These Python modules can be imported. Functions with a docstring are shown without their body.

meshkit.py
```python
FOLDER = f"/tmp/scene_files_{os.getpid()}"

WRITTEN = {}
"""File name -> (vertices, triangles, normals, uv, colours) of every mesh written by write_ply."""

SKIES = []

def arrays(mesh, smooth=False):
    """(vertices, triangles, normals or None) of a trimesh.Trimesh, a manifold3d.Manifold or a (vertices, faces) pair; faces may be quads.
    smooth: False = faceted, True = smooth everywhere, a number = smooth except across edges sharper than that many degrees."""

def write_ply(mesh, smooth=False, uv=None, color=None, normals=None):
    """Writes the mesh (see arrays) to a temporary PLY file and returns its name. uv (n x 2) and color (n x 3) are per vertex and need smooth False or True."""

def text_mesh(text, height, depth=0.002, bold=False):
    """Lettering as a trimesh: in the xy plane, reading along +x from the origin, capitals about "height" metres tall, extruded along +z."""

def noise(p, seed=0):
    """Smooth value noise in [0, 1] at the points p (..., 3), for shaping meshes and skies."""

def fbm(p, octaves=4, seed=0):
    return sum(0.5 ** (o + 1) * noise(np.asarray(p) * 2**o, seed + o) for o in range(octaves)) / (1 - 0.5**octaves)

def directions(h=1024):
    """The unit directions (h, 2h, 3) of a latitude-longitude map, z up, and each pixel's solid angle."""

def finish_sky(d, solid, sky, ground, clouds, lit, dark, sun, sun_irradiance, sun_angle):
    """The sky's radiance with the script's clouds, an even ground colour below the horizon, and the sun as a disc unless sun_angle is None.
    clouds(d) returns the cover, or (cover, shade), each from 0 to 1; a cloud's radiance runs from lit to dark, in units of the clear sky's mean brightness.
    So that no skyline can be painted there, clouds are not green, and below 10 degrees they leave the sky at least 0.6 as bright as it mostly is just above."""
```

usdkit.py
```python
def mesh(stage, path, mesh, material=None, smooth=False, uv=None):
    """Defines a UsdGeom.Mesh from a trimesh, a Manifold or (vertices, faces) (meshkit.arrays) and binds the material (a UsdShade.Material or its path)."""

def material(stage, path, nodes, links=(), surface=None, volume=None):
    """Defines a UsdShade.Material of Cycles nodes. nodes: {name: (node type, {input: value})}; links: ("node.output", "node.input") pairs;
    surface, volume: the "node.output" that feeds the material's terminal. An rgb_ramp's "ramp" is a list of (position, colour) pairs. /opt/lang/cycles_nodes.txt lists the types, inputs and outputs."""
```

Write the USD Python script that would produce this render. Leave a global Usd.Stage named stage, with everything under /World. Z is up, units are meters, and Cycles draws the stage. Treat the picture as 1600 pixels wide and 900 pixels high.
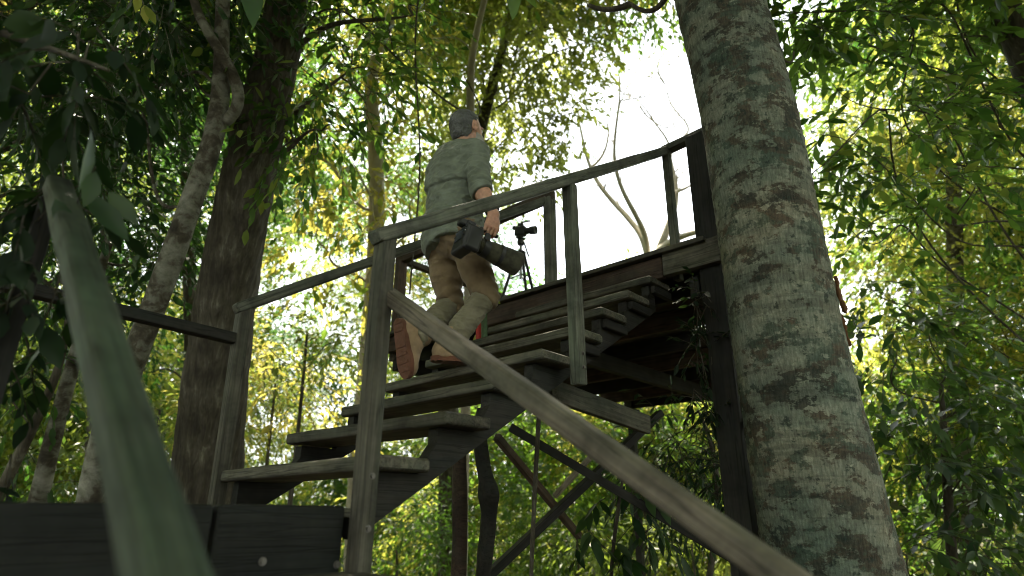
import math, random
import numpy as np, trimesh, manifold3d, shapely
from shapely.geometry import Polygon, Point
from shapely import affinity
from scipy.spatial.transform import Rotation
import usdkit, meshkit
from pxr import Usd, UsdGeom, UsdLux, UsdShade, Gf, Sdf, Vt

stage = Usd.Stage.CreateInMemory()
UsdGeom.SetStageUpAxis(stage, 'Z')
UsdGeom.Xform.Define(stage, '/World')

# ------------------------------------------------------------------ camera, sky, sun, exposure
CAM = np.array([-1.281, -1.827, -0.017])
HEAD, PITCH, ROLL, FPX = math.radians(42.857), math.radians(20.309), math.radians(0.271), 958.2
FWD = np.array([math.cos(HEAD) * math.cos(PITCH), math.sin(HEAD) * math.cos(PITCH), math.sin(PITCH)])
_r = np.array([math.sin(HEAD), -math.cos(HEAD), 0.0]); _u = np.cross(_r, FWD)
RGT = math.cos(ROLL) * _r + math.sin(ROLL) * _u
UPV = -math.sin(ROLL) * _r + math.cos(ROLL) * _u
cam = UsdGeom.Camera.Define(stage, '/World/camera')
cam.CreateHorizontalApertureAttr(36.0); cam.CreateVerticalApertureAttr(20.25)
cam.CreateFocalLengthAttr(36.0 * FPX / 1600)
cam.CreateFStopAttr(1.5); cam.CreateFocusDistanceAttr(3.3)
cam.CreateExposureAttr(2.05)
cam.CreateClippingRangeAttr(Gf.Vec2f(0.05, 3000))
cam.AddTransformOp().Set(Gf.Matrix4d(*RGT, 0, *UPV, 0, *(-FWD), 0, *CAM, 1))

SUN_AZ, SUN_EL = math.radians(68), math.radians(66)          # towards the sun: azimuth from +x, elevation
SUN = np.array([math.cos(SUN_AZ) * math.cos(SUN_EL), math.sin(SUN_AZ) * math.cos(SUN_EL), math.sin(SUN_EL)])
sun = UsdLux.DistantLight.Define(stage, '/World/sun_light')
sun.CreateIntensityAttr(1.25); sun.CreateNormalizeAttr(True); sun.CreateAngleAttr(0.53); sun.CreateColorAttr(Gf.Vec3f(1.0, 0.90, 0.72))
_z = SUN; _x = np.cross([0, 0, 1], _z); _x /= np.linalg.norm(_x); _y = np.cross(_z, _x)
sun.AddTransformOp().Set(Gf.Matrix4d(*_x, 0, *_y, 0, *_z, 0, 0, 0, 0, 1))
usdkit.material(stage, '/World/Looks/sky_look', {
    'sky': ('sky_texture', {'sky_type': 'single_scattering', 'sun_disc': False, 'sun_elevation': SUN_EL, 'sun_rotation': math.atan2(SUN[0], SUN[1]), 'aerosol_density': 2.0}),
    'tc': ('texture_coordinate', {}),
    'n': ('noise_texture', {'scale': 2.2, 'detail': 6.0, 'roughness': 0.55}),
    'cr': ('rgb_ramp', {'ramp': [(0.0, (0.55,) * 3), (0.45, (0.75,) * 3), (0.7, (1, 1, 1))]}),
    'mx': ('mix_color', {'b': (9.0, 9.2, 9.4), 'use_clamp': False}),
    'bg': ('background_shader', {'strength': 0.10})},
    [('tc.generated', 'n.vector'), ('n.fac', 'cr.fac'), ('cr.color', 'mx.fac'), ('sky.color', 'mx.a'), ('mx.result', 'bg.color')], surface='bg.background')
dome = UsdLux.DomeLight.Define(stage, '/World/sky'); dome.CreateIntensityAttr(1.0)
UsdShade.MaterialBindingAPI.Apply(dome.GetPrim()).Bind(UsdShade.Material.Get(stage, '/World/Looks/sky_look'))
dome.GetPrim().SetCustomDataByKey('kind', 'structure'); dome.GetPrim().SetCustomDataByKey('label', 'bright hazy white sky seen between the trees'); dome.GetPrim().SetCustomDataByKey('category', 'sky')

# ------------------------------------------------------------------ helpers
def at(px, py, depth):                     # the world point seen at a pixel of the 1600 x 900 photograph, depth metres along the view axis
    return CAM + depth * (FWD + (px - 800) / FPX * RGT - (py - 450) / FPX * UPV)

def unit(v):
    v = np.asarray(v, float); return v / np.maximum(np.linalg.norm(v, axis=-1, keepdims=True), 1e-12)

WM = {'/World': np.eye(4)}                 # path -> world matrix
USED = {}
def path_for(parent, name):
    pp = parent if isinstance(parent, str) else str(parent.GetPath())
    n = USED.get((pp, name), 0); USED[(pp, name)] = n + 1
    return pp, pp + '/' + (name if n == 0 else f'{name}_{n:03d}')

def tag(prim, label=None, cat=None, group=None, kind=None):
    for k, v in (('label', label), ('category', cat), ('group', group), ('kind', kind)):
        if v: prim.SetCustomDataByKey(k, v)
    return prim

def setmat(x, local):
    UsdGeom.Xformable(x).AddTransformOp().Set(Gf.Matrix4d(*local.T.ravel().tolist()))

def thing(name, label, cat, loc, group=None, kind=None):
    pp, p = path_for('/World', name)
    x = UsdGeom.Xform.Define(stage, p); M = np.eye(4); M[:3, 3] = loc
    WM[p] = M; setmat(x, M)
    return tag(x.GetPrim(), label, cat, group, kind)

def put(parent, name, mesh, mat, smooth=False, M=None, label=None, kind=None):
    """One Mesh prim under parent; mesh is in world coordinates, or in the frame M when M (world matrix) is given."""
    pp, p = path_for(parent, name)
    v, f = (mesh.vertices, mesh.faces) if hasattr(mesh, 'faces') else mesh
    v = np.asarray(v, float); f = np.asarray(f)
    if M is None:
        inv = np.linalg.inv(WM[pp]); v = v @ inv[:3, :3].T + inv[:3, 3]; WM[p] = WM[pp]
    else:
        WM[p] = M
    g = usdkit.mesh(stage, p, (v, f), '/World/Looks/' + mat, smooth)
    if M is not None: setmat(g, np.linalg.inv(WM[pp]) @ M)
    return tag(g.GetPrim(), label, None, None, kind)

def put_top(name, mesh, mat, label, cat, loc, smooth=False, group=None, kind=None):
    M = np.eye(4); M[:3, 3] = loc
    v, f = (mesh.vertices, mesh.faces) if hasattr(mesh, 'faces') else mesh
    return tag(put('/World', name, (np.asarray(v, float) - loc, f), mat, smooth, M), label, cat, group, kind)

def frame(x, up, o):
    x = unit(x); z = np.asarray(up, float); z = z - x * (z @ x)
    if np.linalg.norm(z) < 1e-6: z = np.array([0, 1.0, 0]) - x * x[1]
    z = unit(z); y = np.cross(z, x); M = np.eye(4); M[:3, 0], M[:3, 1], M[:3, 2], M[:3, 3] = x, y, z, o
    return M

def rrect(w, h, b, n=2):
    out = []
    for sx, sy, a0 in ((1, 1, 0), (-1, 1, 90), (-1, -1, 180), (1, -1, 270)):
        for k in range(n + 1):
            a = math.radians(a0 + 90 * k / n)
            out.append((sx * (w / 2 - b) + b * math.cos(a), sy * (h / 2 - b) + b * math.sin(a)))
    return np.array(out)

def beam_mesh(L, w, h, bev=0.006, seg=0.22, wob=0.003, seed=0, bow=0.0):
    """A rounded board from x=0 to L, width w along y, height h along z, slightly worn and uneven."""
    prof = rrect(w, h, bev); m = len(prof); n = max(3, int(L / seg) + 2)
    xs = np.concatenate([[0], np.linspace(bev, L - bev, n), [L]])
    s = np.ones(len(xs)); V = []
    for i, x in enumerate(xs):
        pr = prof.copy()
        if i in (0, len(xs) - 1): pr = pr * np.array([(w - 1.6 * bev) / w, (h - 1.6 * bev) / h])
        V.append(np.column_stack([np.full(m, x), pr]))
    V = np.vstack(V)
    nz = np.column_stack([meshkit.fbm(V * [3, 18, 18] + seed * 7.3 + k * 31.7, 3) - 0.5 for k in range(3)])
    V = V + nz * wob * 2 * [0.6, 1, 1]
    V[:, 2] += bow * np.sin(np.pi * V[:, 0] / L)
    F = []
    R = len(xs)
    i = np.arange(m); j = (i + 1) % m
    for r in range(R - 1):
        a, b = r * m, (r + 1) * m
        F += [np.column_stack([a + i, a + j, b + j]), np.column_stack([a + i, b + j, b + i])]
    c0, c1 = len(V), len(V) + 1
    V = np.vstack([V, V[:m].mean(0), V[-m:].mean(0)])
    F += [np.column_stack([np.full(m, c0), j, i]), np.column_stack([np.full(m, c1), (R - 1) * m + i, (R - 1) * m + j])]
    F = np.vstack(F)
    return V, F[:, [0, 1, 2]]

_bs = [0]
def beam(parent, name, p0, p1, w, h, mat, up=(0, 0, 1), label=None, **kw):
    _bs[0] += 1
    p0, p1 = np.asarray(p0, float), np.asarray(p1, float)
    M = frame(p1 - p0, up, p0)
    return put(parent, name, beam_mesh(np.linalg.norm(p1 - p0), w, h, seed=_bs[0], **kw), mat, 40, M, label)

def smooth_path(pts, n):
    pts = np.asarray(pts, float)
    if len(pts) < 3:
        t = np.linspace(0, 1, n)[:, None]; return pts[0] * (1 - t) + pts[-1] * t
    from scipy.interpolate import CubicSpline, PchipInterpolator
    d = np.concatenate([[0], np.cumsum(np.linalg.norm(np.diff(pts[:, :3], axis=0), axis=1) + 1e-9)])
    return PchipInterpolator(d, pts, axis=0)(np.linspace(0, d[-1], n)) if pts.shape[1] > 3 else CubicSpline(d, pts, axis=0)(np.linspace(0, d[-1], n))

def tube(pts, rad, sides=8, n=None, bump=0.0, freq=6.0, seed=0, close=True):
    """A tapered tube through pts (k,3); rad a number or one radius per point."""
    pts = np.asarray(pts, float); rad = np.broadcast_to(np.asarray(rad, float), (len(pts),))
    n = n or max(2, len(pts) * 3)
    P = smooth_path(pts, n)
    d = np.concatenate([[0], np.cumsum(np.linalg.norm(np.diff(pts, axis=0), axis=1))])
    R = np.interp(np.linspace(0, d[-1], n), d, rad)
    T = unit(np.gradient(P, axis=0))
    a = np.array([1.0, 0, 0]) if abs(T[0][0]) < 0.8 else np.array([0, 1.0, 0])
    N = unit(np.cross(T[0], a)); V = []
    ang = np.arange(sides) / sides * 2 * np.pi
    for i in range(n):
        N = unit(N - T[i] * (N @ T[i])); B = np.cross(T[i], N)
        V.append(P[i] + R[i] * (np.cos(ang)[:, None] * N + np.sin(ang)[:, None] * B))
    V = np.array(V)
    if bump:
        C = P[:, None, :]; dirn = unit(V - C)
        nz = meshkit.fbm(V.reshape(-1, 3) * freq + seed * 13.1, 4).reshape(n, sides, 1) - 0.5
        V = V + dirn * nz * 2 * bump * R[:, None, None]
    V = V.reshape(-1, 3); i = np.arange(sides); j = (i + 1) % sides; F = []
    for r in range(n - 1):
        a0, b0 = r * sides, (r + 1) * sides
        F += [np.column_stack([a0 + i, a0 + j, b0 + j]), np.column_stack([a0 + i, b0 + j, b0 + i])]
    if close:
        V = np.vstack([V, P[0], P[-1]]); c = len(V) - 2
        F += [np.column_stack([np.full(sides, c), j, i]), np.column_stack([np.full(sides, c + 1), (n - 1) * sides + i, (n - 1) * sides + j])]
    return V, np.vstack(F)

def join(ms):
    V, F, o = [], [], 0
    for m in ms:
        v, f = (m.vertices, m.faces) if hasattr(m, 'faces') else m
        V.append(np.asarray(v)); F.append(np.asarray(f) + o); o += len(v)
    return np.vstack(V), np.vstack(F)

def prism(poly, t):                         # extruded outline, centred on z
    m = trimesh.creation.extrude_polygon(poly, t, engine='earcut'); m.apply_translation([0, 0, -t / 2]); return m

# signed distance shapes and a surface-net mesher, for the person and other soft things
def cone_sdf(p, a, b, ra, rb):
    a, b = np.asarray(a, float), np.asarray(b, float); ba = b - a
    h = np.clip(((p - a) @ ba) / (ba @ ba + 1e-12), 0, 1)
    return np.linalg.norm(p - a - h[:, None] * ba, axis=1) - (ra + (rb - ra) * h)
def ell_sdf(p, c, r, Rm=None):
    q = p - np.asarray(c, float)
    if Rm is not None: q = q @ Rm           # columns of Rm are the ellipsoid's axes
    r = np.asarray(r, float)
    k0 = np.linalg.norm(q / r, axis=1); k1 = np.linalg.norm(q / r ** 2, axis=1)
    return k0 * (k0 - 1) / np.maximum(k1, 1e-9)
def smin(a, b, k):
    h = np.clip(0.5 + 0.5 * (b - a) / k, 0, 1); return b + (a - b) * h - k * h * (1 - h)
def smax(a, b, k): return -smin(-a, -b, k)

def surface_net(f, lo, hi, h):
    """Quads of the zero surface of f on a grid of spacing h, evaluated block by block near the surface only."""
    lo = np.asarray(lo, float); n = np.ceil((np.asarray(hi) - lo) / h).astype(int) + 2
    B = 24; keys, verts, quads = [], [], []
    cid = lambda i, j, k: (i.astype(np.int64) * (n[1] + 2) + j) * (n[2] + 2) + k
    nb = np.ceil(n / B).astype(int)
    bc = np.stack(np.meshgrid(*[np.arange(x) for x in nb], indexing='ij'), -1).reshape(-1, 3)
    cen = lo + (bc * B + B / 2) * h
    near = np.abs(f(cen)) < B * h * 0.87 * 1.35 + 0.02
    g = np.stack(np.meshgrid(*[np.arange(B + 2)] * 3, indexing='ij'), -1)
    for b in bc[near]:
        idx = g + b * B
        val = f((lo + idx * h).reshape(-1, 3)).reshape(B + 2, B + 2, B + 2)
        neg = val < 0
        # cells 0..B
        c = [neg[i:i + B + 1, j:j + B + 1, k:k + B + 1] for i in (0, 1) for j in (0, 1) for k in (0, 1)]
        s = sum(x.astype(int) for x in c); act = (s > 0) & (s < 8)
        own = act.copy(); 
        I = np.argwhere(own)
        if not len(I): continue
        acc = np.zeros((len(I), 3)); cnt = np.zeros(len(I))
        for ax in range(3):
            for o1 in (0, 1):
                for o2 in (0, 1):
                    off = [0, 0, 0]; oth = [q for q in range(3) if q != ax]; off[oth[0]], off[oth[1]] = o1, o2
                    A = I + off; Bq = A.copy(); Bq[:, ax] += 1
                    va, vb = val[A[:, 0], A[:, 1], A[:, 2]], val[Bq[:, 0], Bq[:, 1], Bq[:, 2]]
                    x = (va < 0) != (vb < 0); t = np.where(x, va / np.where(x, va - vb, 1), 0)
                    pt = A.astype(float); pt[:, ax] += t
                    acc += pt * x[:, None]; cnt += x
        Gi = I + b * B
        keys.append(cid(Gi[:, 0], Gi[:, 1], Gi[:, 2])); verts.append(lo + (acc / cnt[:, None] + b * B) * h)
        for ax in range(3):
            o = [q for q in range(3) if q != ax]
            E = np.argwhere(neg[tuple(slice(0, B + 1) if q == ax else slice(1, B + 1) for q in range(3))] != neg[tuple(slice(1, B + 2) if q == ax else slice(1, B + 1) for q in range(3))])
            if not len(E): continue
            E = E.copy(); E[:, o[0]] += 1; E[:, o[1]] += 1
            keep = E[:, ax] < B; E = E[keep]
            sg = neg[E[:, 0], E[:, 1], E[:, 2]]
            q4 = []
            for d1, d2 in ((-1, -1), (0, -1), (0, 0), (-1, 0)):
                Cc = E.copy(); Cc[:, o[0]] += d1; Cc[:, o[1]] += d2; Cc = Cc + b * B
                q4.append(cid(Cc[:, 0], Cc[:, 1], Cc[:, 2]))
            q4 = np.stack(q4, 1)
            flip = sg if ax != 1 else ~sg
            q4 = np.where(flip[:, None], q4, q4[:, ::-1]); quads.append(q4)
    K, first = np.unique(np.concatenate(keys), return_index=True); V = np.vstack(verts)[first]
    Q = np.vstack(quads); ix = np.searchsorted(K, Q).clip(0, len(K) - 1); good = (K[ix] == Q).all(1); ix = ix[good]
    F = np.vstack([ix[:, [0, 1, 2]], ix[:, [0, 2, 3]]])
    F = np.unique(F, axis=0) if False else F
    return V, F

def vnormals(v, f):
    n = np.zeros_like(v); c = np.cross(v[f[:, 1]] - v[f[:, 0]], v[f[:, 2]] - v[f[:, 0]])
    for k in range(3): np.add.at(n, f[:, k], c)
    return unit(n)

# ------------------------------------------------------------------ materials
def mat(name, nodes, links, surface): usdkit.material(stage, '/World/Looks/' + name, nodes, links, surface=surface)

def wood(name, dark, light, tint, grain=1.0, rough=0.7, tintamt=0.5):
    mat(name, {
        'tc': ('texture_coordinate', {}), 'oi': ('object_info', {}),
        'off': ('combine_xyz', {}), 'om': ('math', {'math_type': 'multiply', 'value2': 37.0}),
        'add': ('vector_math', {'math_type': 'add'}),
        'mp': ('mapping', {'scale': (2.2, 60 * grain, 60 * grain)}), 'n1': ('noise_texture', {'scale': 1.0, 'detail': 5.0, 'roughness': 0.6, 'distortion': 0.4}),
        'mp2': ('mapping', {'scale': (1.5, 8, 8)}), 'n2': ('noise_texture', {'scale': 1.3, 'detail': 4.0, 'roughness': 0.65}),
        'n3': ('noise_texture', {'scale': 30.0, 'detail': 3.0}),
        'mpc': ('mapping', {'scale': (1.1, 34, 34)}), 'nc': ('noise_texture', {'scale': 1.0, 'detail': 2.0, 'roughness': 0.5}), 'rc': ('rgb_ramp', {'ramp': [(0.475, (1, 1, 1)), (0.497, (0.35,) * 3), (0.503, (0.35,) * 3), (0.525, (1, 1, 1))]}), 'mc': ('mix_color', {'blend_type': 'multiply', 'fac': 0.8}),
        'ns': ('noise_texture', {'scale': 5.0, 'detail': 6.0, 'roughness': 0.7}), 'rs': ('rgb_ramp', {'ramp': [(0.35, (0.45,) * 3), (0.5, (1, 1, 1)), (0.66, (1.5,) * 3)]}), 'ms': ('mix_color', {'blend_type': 'multiply', 'fac': 0.85, 'use_clamp': False}),
        'r1': ('rgb_ramp', {'ramp': [(0.28, dark), (0.5, tuple((a + b) / 2 for a, b in zip(dark, light))), (0.72, light)]}),
        'r2': ('rgb_ramp', {'ramp': [(0.42, (0, 0, 0)), (0.62, (tintamt,) * 3)]}),
        'mx': ('mix_color', {'b': tint}),
        'v': ('math', {'math_type': 'multiply_add', 'value2': 0.55, 'value3': 0.72}),
        'hs': ('hsv', {'saturation': 1.0}),
        'bs': ('math', {'math_type': 'multiply_add', 'value2': 0.35}),
        'b': ('bump', {'strength': 0.6, 'distance': 0.003}), 'b2': ('bump', {'strength': 0.5, 'distance': 0.004}),
        'p': ('principled_bsdf', {'roughness': rough, 'specular_ior_level': 0.3})},
        [('oi.random', 'om.value1'), ('om.value', 'off.x'), ('om.value', 'off.y'), ('tc.object', 'add.vector1'), ('off.vector', 'add.vector2'),
         ('add.vector', 'mp.vector'), ('add.vector', 'mp2.vector'), ('mp.vector', 'n1.vector'), ('mp2.vector', 'n2.vector'), ('add.vector', 'n3.vector'),
         ('n1.fac', 'r1.fac'), ('n2.fac', 'r2.fac'), ('r2.color', 'mx.fac'), ('r1.color', 'mx.a'), ('oi.random', 'v.value1'), ('v.value', 'hs.value'), ('mx.result', 'mc.a'), ('add.vector', 'mpc.vector'), ('mpc.vector', 'nc.vector'), ('nc.fac', 'rc.fac'), ('rc.color', 'mc.b'), ('add.vector', 'ns.vector'), ('ns.fac', 'rs.fac'), ('mc.result', 'ms.a'), ('rs.color', 'ms.b'), ('ms.result', 'hs.color'), ('rc.color', 'b2.height'), ('b.normal', 'b2.normal'),
         ('n3.fac', 'bs.value1'), ('n1.fac', 'bs.value3'), ('bs.value', 'b.height'), ('b2.normal', 'p.normal'), ('hs.color', 'p.base_color')], 'p.BSDF')
wood('rail_wood', (0.056, 0.058, 0.047), (0.165, 0.168, 0.138), (0.068, 0.092, 0.066))
wood('tread_wood', (0.036, 0.034, 0.026), (0.135, 0.124, 0.098), (0.056, 0.070, 0.050))
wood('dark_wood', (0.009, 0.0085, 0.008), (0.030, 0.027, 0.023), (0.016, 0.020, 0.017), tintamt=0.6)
wood('red_wood', (0.034, 0.022, 0.016), (0.10, 0.064, 0.046), (0.055, 0.052, 0.040), tintamt=0.6)
wood('mossy_wood', (0.020, 0.027, 0.019), (0.055, 0.066, 0.048), (0.026, 0.048, 0.030))
wood('worn_wood', (0.056, 0.048, 0.038), (0.170, 0.145, 0.115), (0.075, 0.082, 0.060))
wood('shadow_wood', (0.005, 0.006, 0.0055), (0.014, 0.015, 0.013), (0.008, 0.012, 0.010))  # near-black base: the shadow on the landing fascia put into the colour
wood('post_wood', (0.034, 0.031, 0.024), (0.105, 0.098, 0.078), (0.050, 0.060, 0.044))
wood('pale_wood', (0.17, 0.14, 0.10), (0.32, 0.27, 0.20), (0.2, 0.18, 0.13))

def leafmat(name, cols, trans, tfac=0.5, rough=0.42):
    c = len(cols) - 1
    mat(name, {
        'g': ('geometry', {}), 'oi': ('object_info', {}), 'ra': ('math', {'math_type': 'add'}), 'fr': ('math', {'math_type': 'fraction'}),
        'r': ('rgb_ramp', {'ramp': [(i / c, x) for i, x in enumerate(cols)]}),
        't': ('rgb_ramp', {'ramp': [(i / (len(trans) - 1), x) for i, x in enumerate(trans)]}),
        'n': ('noise_texture', {'scale': 9.0, 'detail': 2.0}), 'nv': ('math', {'math_type': 'multiply_add', 'value2': 0.8, 'value3': 0.6}),
        'h': ('hsv', {}), 'h2': ('hsv', {}),
        'p': ('principled_bsdf', {'roughness': rough, 'specular_ior_level': 0.4}), 'tr': ('translucent_bsdf', {}),
        'm': ('mix_closure', {'fac': tfac})},
        [('g.random_per_island', 'ra.value1'), ('oi.random', 'ra.value2'), ('ra.value', 'fr.value1'), ('fr.value', 'r.fac'), ('fr.value', 't.fac'),
         ('g.position', 'n.vector'), ('n.fac', 'nv.value1'), ('nv.value', 'h.value'), ('nv.value', 'h2.value'),
         ('r.color', 'h.color'), ('t.color', 'h2.color'), ('h.color', 'p.base_color'), ('h2.color', 'tr.color'), ('p.BSDF', 'm.closure1'), ('tr.BSDF', 'm.closure2')], 'm.closure')
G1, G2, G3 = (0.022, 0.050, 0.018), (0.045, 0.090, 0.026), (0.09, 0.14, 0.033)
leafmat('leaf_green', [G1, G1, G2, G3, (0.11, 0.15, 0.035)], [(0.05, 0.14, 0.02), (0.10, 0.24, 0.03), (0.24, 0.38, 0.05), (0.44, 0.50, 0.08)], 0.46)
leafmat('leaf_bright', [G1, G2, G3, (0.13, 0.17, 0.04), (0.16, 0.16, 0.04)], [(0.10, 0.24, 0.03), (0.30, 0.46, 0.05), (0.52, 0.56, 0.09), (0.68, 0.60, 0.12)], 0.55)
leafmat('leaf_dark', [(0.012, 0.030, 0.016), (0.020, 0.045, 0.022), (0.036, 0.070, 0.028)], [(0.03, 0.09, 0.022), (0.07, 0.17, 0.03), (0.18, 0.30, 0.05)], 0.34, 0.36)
leafmat('leaf_shaded', [(0.006, 0.015, 0.009), (0.010, 0.024, 0.012), (0.018, 0.036, 0.015)], [(0.015, 0.045, 0.012), (0.03, 0.08, 0.016), (0.06, 0.11, 0.02)], 0.3, 0.62)  # near-black: the missing light on these leaves is put into their colour

def bark(name, cols, scale, stretch=(1, 1, 0.25), bump=0.012, fine=38.0, rough=0.85):
    mat(name, {
        'g': ('geometry', {}), 'mp': ('mapping', {'scale': stretch}), 'n1': ('noise_texture', {'scale': scale, 'detail': 8.0, 'roughness': 0.65, 'distortion': 0.5}),
        'n2': ('noise_texture', {'scale': scale * 0.45, 'detail': 4.0, 'roughness': 0.6}), 'n3': ('noise_texture', {'scale': fine, 'detail': 5.0, 'roughness': 0.7}),
        'r': ('rgb_ramp', {'ramp': cols}), 'av': ('mix_float', {'fac': 0.45}),
        'hm': ('math', {'math_type': 'multiply_add', 'value2': 0.6}), 'b': ('bump', {'strength': 0.8, 'distance': bump}),
        'v': ('math', {'math_type': 'multiply_add', 'value2': 0.9, 'value3': 0.55}), 'h': ('hsv', {}),
        'p': ('principled_bsdf', {'roughness': rough, 'specular_ior_level': 0.25})},
        [('g.position', 'mp.vector'), ('mp.vector', 'n1.vector'), ('g.position', 'n2.vector'), ('mp.vector', 'n3.vector'), ('n1.fac', 'av.a'), ('n2.fac', 'av.b'), ('av.result', 'r.fac'),
         ('n3.fac', 'hm.value1'), ('n1.fac', 'hm.value3'), ('hm.value', 'b.height'), ('b.normal', 'p.normal'), ('n3.fac', 'v.value1'), ('v.value', 'h.value'), ('r.color', 'h.color'), ('h.color', 'p.base_color')], 'p.BSDF')
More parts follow.
